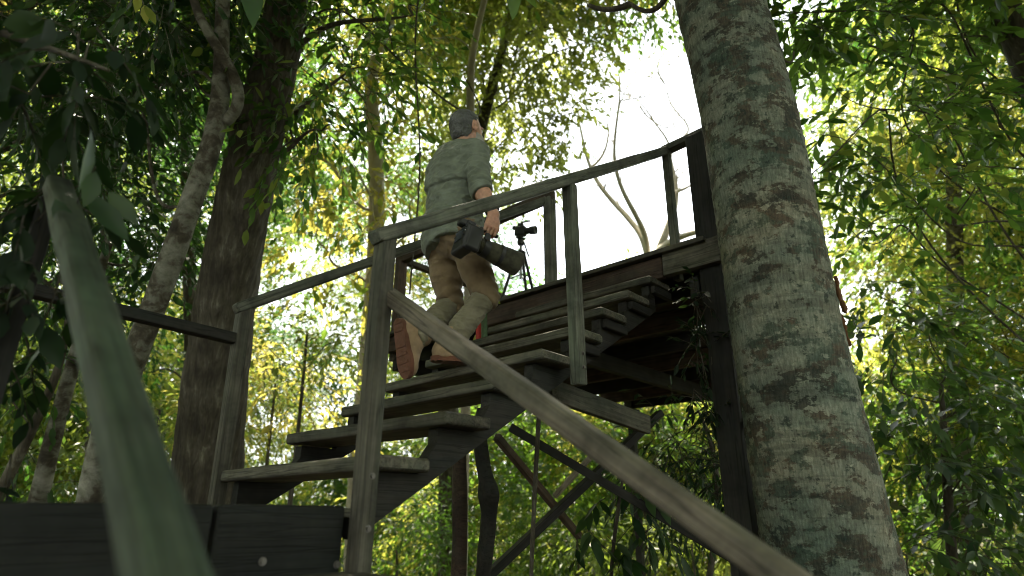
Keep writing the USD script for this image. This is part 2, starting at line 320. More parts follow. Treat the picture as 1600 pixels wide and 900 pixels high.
mat('bark_mottled', {
    'g': ('geometry', {}), 'mp': ('mapping', {'scale': (1, 1, 1.5)}), 'mr': ('mapping', {'scale': (1, 1, 0.16)}),
    'n1': ('noise_texture', {'scale': 6.0, 'detail': 9.0, 'roughness': 0.66}), 'n2': ('noise_texture', {'scale': 3.6, 'detail': 6.0, 'roughness': 0.68}), 'n4': ('noise_texture', {'scale': 16.0, 'detail': 6.0, 'roughness': 0.7}),
    'rb': ('noise_texture', {'scale': 95.0, 'detail': 3.0, 'roughness': 0.6}), 'sp': ('noise_texture', {'scale': 70.0, 'detail': 4.0, 'roughness': 0.7}), 'vo': ('voronoi_texture', {'scale': 34.0}),
    'base': ('rgb_ramp', {'ramp': [(0.32, (0.030, 0.038, 0.033)), (0.44, (0.060, 0.058, 0.047)), (0.50, (0.088, 0.070, 0.053)), (0.56, (0.072, 0.092, 0.074)), (0.70, (0.10, 0.122, 0.098))]}),
    'f1': ('rgb_ramp', {'ramp': [(0.475, (0, 0, 0)), (0.505, (0.7,) * 3), (0.70, (1.0,) * 3)]}), 'm1': ('mix_color', {'b': (0.20, 0.215, 0.178)}),
    'f2': ('rgb_ramp', {'ramp': [(0.575, (0, 0, 0)), (0.63, (0.8,) * 3)]}), 'm2': ('mix_color', {'b': (0.026, 0.038, 0.032)}),
    'n5': ('noise_texture', {'scale': 10.0, 'detail': 7.0, 'roughness': 0.7}), 'mp5': ('mapping', {'location': (2, 7, 1), 'scale': (1, 1, 1.8)}), 'f3': ('rgb_ramp', {'ramp': [(0.565, (0, 0, 0)), (0.60, (0.85,) * 3)]}), 'm3': ('mix_color', {'b': (0.235, 0.245, 0.20)}),
    'mh': ('mapping', {'scale': (0.9, 0.9, 11.0)}), 'nh': ('noise_texture', {'scale': 1.6, 'detail': 5.0, 'roughness': 0.62}), 'fh': ('rgb_ramp', {'ramp': [(0.40, (0.50,) * 3), (0.47, (0.95,) * 3), (0.58, (1.0,) * 3), (0.66, (1.18,) * 3)]}), 'mm': ('mix_color', {'blend_type': 'multiply', 'fac': 0.6, 'use_clamp': False}),
    'mp3': ('mapping', {'location': (5, 3, 9)}),
    'lg': ('noise_texture', {'scale': 1.7, 'detail': 5.0, 'roughness': 0.6}), 'lr': ('rgb_ramp', {'ramp': [(0.36, (0.58, 0.70, 0.68)), (0.5, (0.95, 0.97, 0.93)), (0.64, (1.18, 1.08, 0.98))]}), 'lm': ('mix_color', {'blend_type': 'multiply', 'fac': 1.0, 'use_clamp': False}),
    'v': ('math', {'math_type': 'multiply_add', 'value2': 1.7, 'value3': 0.15}), 'v2': ('math', {'math_type': 'multiply_add', 'value2': 0.9, 'value3': 0.55}), 'vv': ('math', {'math_type': 'multiply'}), 'h': ('hsv', {}),
    'a1': ('math', {'math_type': 'multiply_add', 'value2': 1.0}), 'a2': ('math', {'math_type': 'multiply_add', 'value2': 0.6}), 'b': ('bump', {'strength': 0.9, 'distance': 0.007}),
    'p': ('principled_bsdf', {'roughness': 0.85, 'specular_ior_level': 0.25})},
    [('g.position', 'mp.vector'), ('g.position', 'mr.vector'), ('mp.vector', 'n1.vector'), ('mp.vector', 'n2.vector'), ('g.position', 'mp3.vector'), ('mp3.vector', 'n4.vector'), ('mr.vector', 'rb.vector'), ('g.position', 'sp.vector'),
     ('n2.fac', 'base.fac'), ('n1.fac', 'f1.fac'), ('base.color', 'm1.a'), ('f1.color', 'm1.fac'), ('n4.fac', 'f2.fac'), ('m1.result', 'm2.a'), ('f2.color', 'm2.fac'), ('g.position', 'mp5.vector'), ('mp5.vector', 'n5.vector'), ('n5.fac', 'f3.fac'), ('m2.result', 'm3.a'), ('f3.color', 'm3.fac'), ('g.position', 'mh.vector'), ('mh.vector', 'nh.vector'), ('nh.fac', 'fh.fac'), ('m3.result', 'mm.a'), ('fh.color', 'mm.b'),
     ('rb.fac', 'v.value1'), ('sp.fac', 'v2.value1'), ('v.value', 'vv.value1'), ('v2.value', 'vv.value2'), ('vv.value', 'h.value'), ('mm.result', 'lm.a'), ('mp.vector', 'lg.vector'), ('lg.fac', 'lr.fac'), ('lr.color', 'lm.b'), ('lm.result', 'h.color'), ('h.color', 'p.base_color'),
     ('rb.fac', 'a1.value1'), ('n1.fac', 'a1.value3'), ('sp.fac', 'a2.value1'), ('a1.value', 'a2.value3'), ('a2.value', 'b.height'), ('b.normal', 'p.normal')], 'p.BSDF')
bark('bark_dark', [(0.3, (0.022, 0.02, 0.016)), (0.46, (0.06, 0.052, 0.04)), (0.56, (0.10, 0.09, 0.07)), (0.68, (0.24, 0.23, 0.19))], 9.0, (2.6, 2.6, 0.22), 0.02, 26.0)
bark('bark_pale', [(0.36, (0.022, 0.020, 0.015)), (0.45, (0.060, 0.053, 0.040)), (0.485, (0.085, 0.075, 0.058)), (0.52, (0.145, 0.145, 0.118)), (0.64, (0.27, 0.27, 0.23))], 7.0, (1, 1, 1.2), 0.006, 40.0)
bark('bark_bare', [(0.3, (0.34, 0.31, 0.25)), (0.7, (0.60, 0.56, 0.47))], 5.0, (1, 1, 0.5), 0.006, 30.0)  # haze and sky glare over the bare tree put into the pale colour
bark('soil', [(0.3, (0.03, 0.022, 0.014)), (0.5, (0.06, 0.045, 0.028)), (0.7, (0.10, 0.08, 0.045))], 2.0, (1, 1, 1), 0.03, 20.0)
bark('orange_bark', [(0.3, (0.06, 0.03, 0.014)), (0.6, (0.17, 0.085, 0.04))], 20.0, (1, 1, 0.5), 0.006, 60.0)

def cloth(name, col, scale=900.0, rough=0.9, var=0.25):
    mat(name, {'g': ('geometry', {}), 'n': ('noise_texture', {'scale': 14.0, 'detail': 5.0, 'roughness': 0.6}), 'n2': ('noise_texture', {'scale': 38.0, 'detail': 6.0, 'roughness': 0.65, 'distortion': 0.8}),
               'r': ('rgb_ramp', {'ramp': [(0.3, tuple(c * (1 - var) for c in col)), (0.7, tuple(c * (1 + var) for c in col))]}),
               'b': ('bump', {'strength': 0.45, 'distance': 0.006}), 'p': ('principled_bsdf', {'roughness': rough, 'sheen_weight': 0.15, 'specular_ior_level': 0.2})},
        [('g.position', 'n.vector'), ('g.position', 'n2.vector'), ('n.fac', 'r.fac'), ('r.color', 'p.base_color'), ('n2.fac', 'b.height'), ('b.normal', 'p.normal')], 'p.BSDF')
cloth('shirt_cloth', (0.165, 0.192, 0.155)); cloth('trouser_cloth', (0.19, 0.14, 0.085)); cloth('gaiter_cloth', (0.19, 0.175, 0.122)); cloth('boot_leather', (0.30, 0.21, 0.13), rough=0.7)
cloth('sole_rubber', (0.13, 0.052, 0.030), rough=0.6); cloth('camo_cloth', (0.060, 0.060, 0.040), var=0.7); cloth('hair_grey', (0.10, 0.105, 0.105), rough=0.6, var=0.6); cloth('beard_grey', (0.42, 0.41, 0.39), var=0.3)
def plain(name, col, rough=0.5, metal=0.0, spec=0.5, sss=0.0):
    mat(name, {'g': ('geometry', {}), 'n': ('noise_texture', {'scale': 60.0, 'detail': 4.0}), 'r': ('rgb_ramp', {'ramp': [(0.3, tuple(c * 0.8 for c in col)), (0.7, tuple(c * 1.2 for c in col))]}),
               'rr': ('math', {'math_type': 'multiply_add', 'value2': 0.25, 'value3': rough - 0.12}),
               'p': ('principled_bsdf', {'metallic': metal, 'specular_ior_level': spec, 'subsurface_weight': sss, 'subsurface_scale': 0.01})},
        [('g.position', 'n.vector'), ('n.fac', 'r.fac'), ('r.color', 'p.base_color'), ('n.fac', 'rr.value1'), ('rr.value', 'p.roughness')], 'p.BSDF')
plain('skin', (0.47, 0.26, 0.18), 0.55, sss=0.1); plain('black_plastic', (0.016, 0.017, 0.018), 0.45); plain('grey_metal', (0.35, 0.36, 0.37), 0.35, 1.0); plain('bolt_metal', (0.16, 0.15, 0.14), 0.5, 0.8)
plain('lens_glass', (0.01, 0.012, 0.02), 0.15); plain('eye_white', (0.7, 0.68, 0.64), 0.3); plain('red_paint', (0.42, 0.035, 0.03), 0.6); plain('green_paint', (0.12, 0.2, 0.11), 0.7); plain('white_plastic', (0.7, 0.7, 0.68), 0.5)

# ------------------------------------------------------------------ the ground
GZ = -2.3
def ground_z(x, y): return GZ + 0.9 * (meshkit.fbm(np.stack([np.asarray(x) * 0.09, np.asarray(y) * 0.09, np.zeros_like(np.asarray(x, float))], -1), 3, 5) - 0.5)
_n = 90
_s = np.sign(np.linspace(-1, 1, _n)) * np.abs(np.linspace(-1, 1, _n)) ** 2.2 * 600
gx, gy = np.meshgrid(_s, _s, indexing='ij'); gv = np.column_stack([gx.ravel(), gy.ravel(), ground_z(gx.ravel(), gy.ravel())])
i0 = (np.arange(_n - 1)[:, None] * _n + np.arange(_n - 1)).ravel()
gf = np.vstack([np.column_stack([i0, i0 + _n, i0 + _n + 1]), np.column_stack([i0, i0 + _n + 1, i0 + 1])])
tag(put('/World', 'ground', (gv, gf), 'soil', True), 'brown forest floor below the stairs and trees', 'ground', None, 'structure')

# ------------------------------------------------------------------ the wooden stairs, landing and platform
RISE, RUN = 0.18, 0.288
def bolt(parent, p, axis, r=0.0075):
    m = trimesh.creation.cylinder(r, 0.010, sections=12); m = join([m, trimesh.creation.cylinder(r * 1.6, 0.004, sections=12).apply_translation([0, 0, -0.004])])
    put(parent, 'bolt', m, 'bolt_metal', 30, frame(np.cross(axis, [0.3, 0.5, 0.81]), axis, p))

st = thing('upper_staircase', 'upper flight of dark open wooden steps with handrails climbing to the platform', 'staircase', (0.0, 0.6, 0.0))
tread_len = {0: (0.00, 1.20), 1: (-0.03, 1.20), 2: (0.0, 1.20), 3: (-0.03, 1.20), 4: (-0.01, 1.19), 5: (0.01, 1.2), 6: (0.015, 1.2), 7: (0.02, 1.2)}
for k in range(8):
    y0, y1 = tread_len[k]; x = k * RUN
    beam(st, 'tread', (x + 0.125, y0, (k + 1) * RISE - 0.026), (x + 0.125 + 0.012 * ((k * 7) % 3 - 1), y1, (k + 1) * RISE - 0.026 + 0.006 * ((k * 5) % 3 - 1)), 0.255, 0.052, 'tread_wood', bev=0.012, wob=0.0045, seg=0.06)
# sawn stringers under the treads
def stringer(y, t=0.055):
    pts = [(-0.02, -0.45)]
    low = lambda x: -0.085 + 0.617 * x
    top = []
    for k in range(8):
        x0 = k * RUN
        top += [(x0 + 0.035, (k + 1) * RISE - 0.055 - (0.06 if k else 0.16)), (x0 + 0.035, (k + 1) * RISE - 0.055), (x0 + RUN - 0.055, (k + 1) * RISE - 0.055)]
    poly = Polygon([(-0.03, -0.105), (2.12, low(2.12)), (2.12, 8 * RISE - 0.055)] + top[::-1][1:] + [(-0.03, 0.0)]).buffer(0)
    poly = poly.buffer(-0.01).buffer(0.01)
    m = prism(poly.geoms[0] if hasattr(poly, 'geoms') else poly, t)
    M = np.eye(4); M[:3, 0], M[:3, 1], M[:3, 2], M[:3, 3] = (1, 0, 0), (0, 0, 1), (0, -1, 0), (0, y, 0)
    return m, M
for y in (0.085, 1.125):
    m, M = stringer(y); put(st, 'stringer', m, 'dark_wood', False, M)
for k in range(4, 8):                    # short cleats that carry the tread ends on the outer face of the near stringer
    x = k * RUN
    beam(st, 'cleat', (x + 0.05, 0.038, (k + 1) * RISE - 0.085), (x + 0.05 + 0.22, 0.038, (k + 1) * RISE - 0.085), 0.035, 0.055, 'dark_wood', bev=0.008)
pA = beam(st, 'post', (-0.062, -0.045, -0.62), (-0.062, -0.045, 0.965), 0.070, 0.058, 'post_wood', up=(1, 0, 0), bev=0.007)
pB = beam(st, 'post', (1.11, -0.055, 0.575), (1.085, -0.055, 1.675), 0.06, 0.065, 'rail_wood', up=(1, 0, 0), bev=0.006)
pC = beam(st, 'post', (2.265, -0.05, 1.45), (2.262, -0.05, 2.43), 0.05, 0.06, 'rail_wood', up=(1, 0, 0), bev=0.006)
pL = beam(st, 'post', (0.01, 1.245, -0.10), (-0.01, 1.245, 0.985), 0.07, 0.06, 'post_wood', up=(1, 0, 0), bev=0.006)
beam(st, 'handrail', (-0.11, -0.045, 0.945), (2.26, -0.05, 2.452), 0.085, 0.06, 'rail_wood', bev=0.012, seg=0.12, wob=0.004)
beam(st, 'handrail', (-0.055, 1.245, 0.965), (2.20, 1.03, 2.42), 0.075, 0.055, 'rail_wood', bev=0.010, seg=0.14, wob=0.004)
for p in ((-0.062, -0.083, 0.10), (-0.062, -0.083, -0.06), (1.11, -0.09, 0.73), (1.11, -0.09, 0.66), (2.265, -0.085, 1.58)): bolt(st, p, (0, -1, 0))

ld = thing('landing', 'dark timber landing deck where the two flights of steps meet', 'landing', (-0.5, 0.6, 0.0))
beam(ld, 'fascia_board', (-1.9, 0.02, -0.10), (-0.52, 0.02, -0.10), 0.05, 0.215, 'shadow_wood', bev=0.008)
beam(ld, 'fascia_board', (-0.505, 0.022, -0.10), (-0.10, 0.022, -0.10), 0.05, 0.215, 'shadow_wood', bev=0.008)
beam(ld, 'fascia_board', (-1.9, 0.05, -0.34), (-0.10, 0.05, -0.34), 0.05, 0.24, 'shadow_wood', bev=0.008)
for i in range(9):
    y = 0.115 + i * 0.135
    beam(ld, 'deck_board', (-1.9, y, -0.012), (-0.03, y, -0.012), 0.128, 0.03, 'tread_wood', bev=0.005)
for x in (-1.6, -0.9, -0.2): beam(ld, 'joist', (x, 0.08, -0.09), (x, 1.25, -0.09), 0.05, 0.12, 'dark_wood')
for x, y in ((-1.8, 0.1), (-1.8, 1.2), (-0.12, 0.1), (-0.12, 1.2)): beam(ld, 'leg', (x, y, GZ - 0.3), (x, y, -0.03), 0.1, 0.1, 'dark_wood', up=(1, 0, 0))
beam(ld, 'rail', (-0.03, 1.25, 0.815), (-1.08, 1.23, 0.845), 0.06, 0.055, 'dark_wood', bev=0.008)
beam(ld, 'rail_post', (-1.08, 1.24, -0.2), (-1.08, 1.24, 0.95), 0.07, 0.07, 'dark_wood', up=(1, 0, 0))
bolt(ld, (-0.36, -0.010, -0.145), (0, -1, 0)); bolt(ld, (-0.115, -0.010, -0.165), (0, -1, 0))

lf = thing('lower_staircase', 'lower flight of steps whose two handrails run down towards the viewer', 'staircase', (-0.5, -1.5, GZ))
RB = at(588, 449, 2.34); RE = at(1202, 886, 1.145)
beam(lf, 'handrail', RB, RB + (RE - RB) * 1.5, 0.066, 0.060, 'worn_wood', bev=0.013, seg=0.1, wob=0.004)
LT = at(90, 290, 1.80); LB = at(262, 905, 0.62)
beam(lf, 'handrail', LT, LT + (LB - LT) * 1.35, 0.066, 0.064, 'mossy_wood', bev=0.016, seg=0.08, wob=0.005)
beam(lf, 'post', (LT[0] - 0.0, LT[1] + 0.07, -0.3), (LT[0] - 0.0, LT[1] + 0.07, LT[2] - 0.02), 0.05, 0.05, 'dark_wood', up=(1, 0, 0))
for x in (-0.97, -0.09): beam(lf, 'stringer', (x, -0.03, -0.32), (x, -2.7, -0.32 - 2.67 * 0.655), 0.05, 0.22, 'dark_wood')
for k in range(1, 9): beam(lf, 'tread', (-1.0, -0.13 - (k - 1) * 0.28, -0.19 * k - 0.02), (-0.06, -0.13 - (k - 1) * 0.28, -0.19 * k - 0.02), 0.25, 0.05, 'tread_wood', bev=0.01)
beam(lf, 'post', (-0.02, -2.2, GZ - 0.2), (-0.02, -2.2, -0.55), 0.075, 0.075, 'rail_wood', up=(1, 0, 0)); beam(lf, 'post', (-1.02, -2.2, GZ - 0.2), (-1.02, -2.2, -0.7), 0.075, 0.075, 'rail_wood', up=(1, 0, 0))

PX0, PX1, PY0, PY1, PZ = 2.07, 6.5, -0.34, 3.05, 1.62
pf = thing('viewing_platform', 'raised timber platform with railing at the top of the steps', 'platform', (4.2, 1.3, GZ))
n = 24
for i in range(n):
    x = PX0 + 0.075 + i * (PX1 - PX0 - 0.05) / n
    beam(pf, 'deck_board', (x, (PY0 if x < 3.4 else 0.6) - 0.02 * (i % 3), PZ - 0.016), (x, PY1 + 0.02 * (i % 2), PZ - 0.016), 0.172, 0.032, 'red_wood' if i % 3 else 'tread_wood', bev=0.005, seg=0.6)
beam(pf, 'fascia_board', (PX0 + 0.06, -0.02, PZ - 0.11), (PX0 + 0.06, PY1, PZ - 0.11), 0.05, 0.15, 'red_wood', bev=0.008)
beam(pf, 'fascia_board', (PX0 + 0.055, -0.42, PZ - 0.095), (PX0 + 0.055, -0.03, PZ - 0.095), 0.06, 0.17, 'tread_wood', bev=0.008)
for i, x in enumerate((2.55, 3.2, 3.85, 4.5, 5.15, 5.8, 6.4)):
    beam(pf, 'joist', (x, PY0 if x < 3.4 else 0.6, PZ - 0.12), (x, PY1, PZ - 0.12), 0.055, 0.16, 'red_wood' if i % 2 else 'dark_wood', seg=0.6)
for y in (-0.2, 1.4, 2.9): beam(pf, 'bearer', (PX0 + 0.1, y, PZ - 0.28), (PX1 if y > 0 else 3.4, y, PZ - 0.28), 0.07, 0.15, 'dark_wood', seg=0.6)
# posts: the near front corner post is one thick upright from the ground to the rail
beam(pf, 'post', (2.24, -0.30, GZ - 0.3), (2.22, -0.33, 2.42), 0.15, 0.15, 'dark_wood', up=(1, 0, 0), bev=0.01)  # dark because backlit: that shade is put into the wood colour
beam(pf, 'post', (2.21, 2.95, PZ - 0.25), (2.2, 2.95, 2.42), 0.09, 0.09, 'red_wood', up=(1, 0, 0))
beam(pf, 'post', (2.215, 1.0, PZ - 0.25), (2.195, 0.985, 2.42), 0.07, 0.085, 'rail_wood', up=(1, 0, 0))
for x, y in ((6.4, 0.7), (6.4, 2.95)): beam(pf, 'post', (x, y, GZ - 0.3), (x, y, 2.5 if y > 1 else 1.5), 0.09, 0.09, 'dark_wood', up=(1, 0, 0))
beam(pf, 'rail', (2.255, -0.03, 2.452), (2.215, -0.42, 2.44), 0.08, 0.05, 'rail_wood', bev=0.008)
beam(pf, 'rail', (2.20, 0.95, 2.44), (2.20, 3.02, 2.44), 0.07, 0.10, 'red_wood', bev=0.008)
beam(pf, 'rail', (2.2, 2.98, 2.44), (6.4, 2.98, 2.44), 0.07, 0.06, 'red_wood', bev=0.008, seg=0.6)
# timber props and braces beneath
def prop(name, a, b, w, m, sides=9): put(pf, name, tube([a, (np.asarray(a) + b) / 2 + np.array([0.01, -0.012, 0]), b], [w, w * 0.95, w * 0.9], sides, 14, 0.15, 5, _bs[0]), m, True)
prop('log_prop', at(713, 985, 3.75), at(716, 690, 3.9), 0.052, 'red_wood')
kn = at(763, 772, 3.8)
put(pf, 'log_prop', tube([at(762, 985, 3.75), at(764, 800, 3.8), kn, at(759, 745, 3.8), at(757, 640, 3.85)], [0.05, 0.05, 0.072, 0.045, 0.045], 9, 26, 0.2, 6, 4), 'dark_wood', True)
beam(pf, 'brace', at(742, 920, 3.9), at(1032, 645, 4.9), 0.075, 0.055, 'dark_wood')
beam(pf, 'brace', at(798, 668, 4.5), at(1160, 882, 3.9), 0.05, 0.06, 'dark_wood')
beam(pf, 'brace', at(776, 682, 4.7), at(905, 838, 5.4), 0.05, 0.06, 'red_wood')
beam(pf, 'brace', at(866, 776, 5.6), at(945, 690, 5.8), 0.07, 0.05, 'pale_wood')
beam(pf, 'brace', at(868, 612, 3.6), at(1012, 664, 4.4), 0.05, 0.13, 'tread_wood')
put('/World', 'dummy', trimesh.creation.box([0.01] * 3), 'dark_wood') if False else None
lv = tube([at(843, 636, 3.65), at(838, 720, 3.64), at(834, 800, 3.62), at(829, 930, 3.6)], 0.014, 6, 30, 0.25, 7, 3)
put_top('hanging_root', lv, 'bark_dark', 'thin dark root hanging straight down under the stairs', 'root', at(829, 930, 3.6))

# ------------------------------------------------------------------ foliage
FAR_T = np.array([[0, 0, 0], [0.42, 0.5, 0.10], [0.42, -0.5, 0.10], [1, 0, -0.06]]); FAR_F = np.array([[0, 2, 3], [0, 3, 1]])
NEAR_T = np.array([[0, 0, 0], [0.22, 0.36, 0.07], [0.22, -0.36, 0.07], [0.26, 0, 0.0], [0.52, 0.5, 0.06], [0.52, -0.5, 0.06], [0.55, 0, -0.03], [0.80, 0.27, -0.03], [0.80, -0.27, -0.03], [1, 0, -0.16]])
NEAR_F = np.array([[0, 3, 1], [0, 2, 3], [3, 4, 1], [3, 6, 4], [2, 5, 3], [3, 5, 6], [6, 7, 4], [6, 9, 7], [5, 8, 6], [6, 8, 9]])
def leaf_mesh(base, axis, up, L, ratio, near):
    T, F = (NEAR_T, NEAR_F) if near else (FAR_T, FAR_F)
    axis = unit(axis); side = unit(np.cross(up, axis)); nrm = np.cross(axis, side)
    L = np.broadcast_to(L, (len(base),)); W = L * ratio
    V = base[:, None] + T[None, :, 0, None] * (L[:, None, None] * axis[:, None]) + T[None, :, 1, None] * (W[:, None, None] * side[:, None]) + T[None, :, 2, None] * (W[:, None, None] * nrm[:, None] * 1.0)
    Fs = F[None] + (np.arange(len(base)) * len(T))[:, None, None]
    return V.reshape(-1, 3), Fs.reshape(-1, 3)

def clump_leaves(rng, cen, dirs, m, L, twig, droop, spread=0.9):
    N = len(cen); t = (np.arange(m) + 0.6) / m
    d = unit(dirs); s = unit(np.cross(d, [0, 0, 1.0]) + 1e-6)
    base = cen[:, None] + d[:, None] * (t[None, :, None] * twig) + np.array([0, 0, -1.0]) * (t[None, :, None] ** 2 * twig * 0.25 * droop)
    sg = np.where(np.arange(m) % 2 == 0, 1.0, -1.0)[None, :, None]
    ax = d[:, None] * (0.55 + 0.6 * t[None, :, None]) + s[:, None] * sg * spread * (1.1 - t[None, :, None]) + np.array([0, 0, -droop]) * 0.7 + rng.normal(0, 0.28, (N, m, 3))
    up = np.array([0, 0, 1.0]) + rng.normal(0, 0.38, (N, m, 3))
    Ls = L * rng.uniform(0.5, 1.3, (N, m))
    return base.reshape(-1, 3), ax.reshape(-1, 3), up.reshape(-1, 3), Ls.reshape(-1)

def blob_points(rng, c, r, n, gap=0.42, freq=1.1, seed=0):
    """n points in a ragged ellipsoid, thinned by noise so that it has clumps and gaps."""
    out = []; freq = max(freq, 0.8 / float(np.min(r)))
    for tries in range(400):
        if sum(map(len, out)) >= n: break
        if tries > 4: gap -= 0.02
        u = unit(rng.normal(size=(n * 2, 3))) * rng.uniform(0.15, 1, (n * 2, 1)) ** (1 / 2.2)
        rag = 0.72 + 0.55 * meshkit.fbm(u * 2.3 + seed * 9.7, 3)[:, None]
        p = c + u * rag * r
        out.append(p[meshkit.fbm(p * freq + seed * 3.3, 2) > gap])
    return np.vstack(out)[:n]

def tree(name, label, cat, trunk, rad, barkmat, blobs, leafm, L=0.16, ratio=0.42, cover=1.6, m=7, twig=0.42, droop=0.6, seed=1, indiv=0, near=False, group=None,
         gap=0.42, freq=1.1, sides=14, bump=0.10, limbs=True, loc=None, twigs=True, barkn=None, extra=None, limb_r=0.35, limb_from=None, spread=0.9, ridge=0.0):
    """trunk: points or None; blobs: (centre, (rx, ry, rz)) in metres."""
    rng = np.random.default_rng(seed)
    loc = np.asarray(loc if loc is not None else (trunk[0] if trunk is not None else blobs[0][0]), float)
    t = thing(name, label, cat, loc, group)
    if trunk is not None:
        tv, tf = tube(trunk, rad, sides, barkn or 60, bump, 3.0, seed)
        if ridge:
            w = meshkit.fbm(tv * [16, 16, 1.6], 4, seed); tv = tv + vnormals(tv, tf) * ((1 - np.abs(2 * w - 1) * 2.2).clip(-1, 1) * ridge)[:, None]
        put(t, 'trunk', (tv, tf), barkmat, True)
    B, A, U, Ls, tw = [], [], [], [], []
    for bi, (c, r) in enumerate(blobs):
        c, r = np.asarray(c, float), np.broadcast_to(np.asarray(r, float), (3,))
        area = math.pi * (r[0] * r[1] * r[2]) ** (2 / 3)
        n = max(4, int(cover * area / (m * 0.55 * L * L * ratio)))
        p = blob_points(rng, c, r, n, gap, freq, seed + bi)
        d = unit(p - c) * 0.8 + np.array([0, 0, -0.15 - 0.3 * droop]) + rng.normal(0, 0.35, p.shape)
        b, a, u, l = clump_leaves(rng, p, d, m, L, twig, droop, spread)
        B.append(b); A.append(a); U.append(u); Ls.append(l)
        if limbs:
            if trunk is not None:
                tp_ = smooth_path(np.asarray(trunk, float), 60)[18:]
                src = tp_[np.argmin(np.abs(tp_[:, 2] - (c[2] - 0.55 * np.linalg.norm((tp_ - c)[:, :2], axis=1))))]
            else: src = c - [0, 0, r[2]]
            mid = (src * 0.45 + c * 0.55) + np.array([0, 0, 0.12 * np.linalg.norm(c - src)]) + rng.normal(0, 0.13, 3) * np.linalg.norm(c - src)
            lr = (np.min(np.atleast_1d(rad)) if trunk is not None else 0.03) * limb_r
            q1 = src * 0.75 + mid * 0.25 + rng.normal(0, 0.06, 3) * np.linalg.norm(c - src); q2 = mid * 0.5 + c * 0.5 + rng.normal(0, 0.07, 3) * np.linalg.norm(c - src)
            put(t, 'branch', tube([src, q1, mid, q2, c, c + (c - mid) * 0.5], [lr * 1.3, lr * 1.1, lr, lr * 0.8, lr * 0.6, lr * 0.25], 7, 30, 0.15, 4, seed + bi), barkmat, True)
            hub = smooth_path([mid, c, c + (c - mid) * 0.5], 12)
            for q in p[rng.permutation(len(p))[:max(6, int(len(p) * 0.06))]]:
                h = hub[np.argmin(((hub - q) ** 2).sum(1))]
                tw.append(tube([h, (h + q) / 2 + rng.normal(0, 0.06, 3) + np.array([0, 0, 0.05]), q], [lr * 0.38, lr * 0.25, lr * 0.12], 4, 6, close=False))
        if twigs and near:
            dd = unit(d)
            for q, e in zip(p, dd): tw.append(tube([q - e * 0.06, q + e * twig * 0.5 - [0, 0, twig * 0.06 * droop], q + e * twig - [0, 0, twig * 0.25 * droop]], [0.0035, 0.0028, 0.0015], 3, 4, close=False))
    B, A, U, Ls = map(np.concatenate, (B, A, U, Ls))
    if extra is not None:
        b, a, u, l = extra; B = np.vstack([B, b]); A = np.vstack([A, a]); U = np.vstack([U, u]); Ls = np.concatenate([Ls, l])
    if tw: put(t, 'twigs', join(tw), barkmat, True, kind='stuff')
    if indiv:
        px = Ls / np.maximum((B - CAM) @ FWD, 0.2)
        q = (B - CAM); z = q @ FWD; sx, sy = q @ RGT / z * FPX + 800, 450 - q @ UPV / z * FPX
        vis = (z > 0.2) & (sx > -30) & (sx < 1630) & (sy > -30) & (sy < 930)
        order = np.argsort(-(px * vis)); pick = order[:min(indiv, int(vis.sum()))]; rest = np.setdiff1d(np.arange(len(B)), pick)
        for k in pick: put(t, 'leaf', leaf_mesh(B[k:k + 1], A[k:k + 1], U[k:k + 1], Ls[k:k + 1], ratio, True), leafm, True)
        if len(rest): put(t, 'leaves', leaf_mesh(B[rest], A[rest], U[rest], Ls[rest], ratio, near), leafm, near, kind='stuff')
    else:
        put(t, 'crown', leaf_mesh(B, A, U, Ls, ratio, near), leafm, near, kind='stuff')
    return t

def pb(px, py, depth, rx, rz=None, rd=None):     # a blob of foliage round the point seen at a pixel
    rz = rz or rx; rd = rd or rx
    return (at(px, py, depth), (max(rx, rd), max(rx, rd), rz))
def down(p, z=None):                               # the same spot on the ground
    p = np.array(p, float); p[2] = (float(ground_z(p[0], p[1])) if z is None else z) - 0.1; return p

# --- the big mottled trunk on the right
rng0 = np.random.default_rng(3)
bt_pts = [at(1330, 1010, 3.02), at(1300, 880, 3.05), at(1262, 700, 3.15), at(1228, 520, 3.28), at(1199, 350, 3.42), at(1168, 180, 3.58), at(1122, 0, 3.78), at(1085, -160, 4.0)]
bt_pts = [down(bt_pts[0] + (bt_pts[0] - bt_pts[3]) * 0.5)] + bt_pts + [bt_pts[-1] + np.array([0.0, 0.12, 3.5]), bt_pts[-1] + np.array([0.1, 0.3, 7.0])]
bt_r = [0.37, 0.33, 0.315, 0.293, 0.278, 0.268, 0.262, 0.252, 0.24, 0.19, 0.12]
bt = thing('big_tree', 'massive leaning tree trunk with mottled grey green bark beside the platform', 'tree', bt_pts[0])
bv, bf = tube(bt_pts, bt_r, 120, 420, 0.03, 2.2, 2)
_nv = vnormals(bv, bf)
ring = meshkit.fbm(np.column_stack([bv[:, 0] * 1.2, bv[:, 1] * 1.2, bv[:, 2] * 13]) + 5, 3) - 0.5
warp = meshkit.fbm(bv * 2.5, 2)
rib = np.abs(np.sin((bv[:, 2] + 0.12 * warp) * 2 * np.pi / 0.115)) ** 6
bv = bv + _nv * (ring * 0.010 - rib * 0.0035 + (meshkit.fbm(bv * 26, 3) - 0.5) * 0.009)[:, None]
put(bt, 'trunk', (bv, bf), 'bark_mottled', True)
for i, (a, b2) in enumerate((((1308, 448), (1322, 490)), ((1312, 490), (1326, 540)), ((1305, 430), (1312, 470)))):    # loose orange-brown bark on the far side
    p, q = at(*a, 3.42), at(*b2, 3.40)
    put(bt, 'loose_bark', (lambda m: (m[0] + (meshkit.fbm(m[0] * 60 + i, 3)[:, None] - 0.5) * 0.03, m[1]))(beam_mesh(np.linalg.norm(q - p), 0.02, 0.024, 0.008, 0.02, 0.004, i)), 'orange_bark', 40, frame(q - p, -FWD, p))
top = bt_pts[-3]
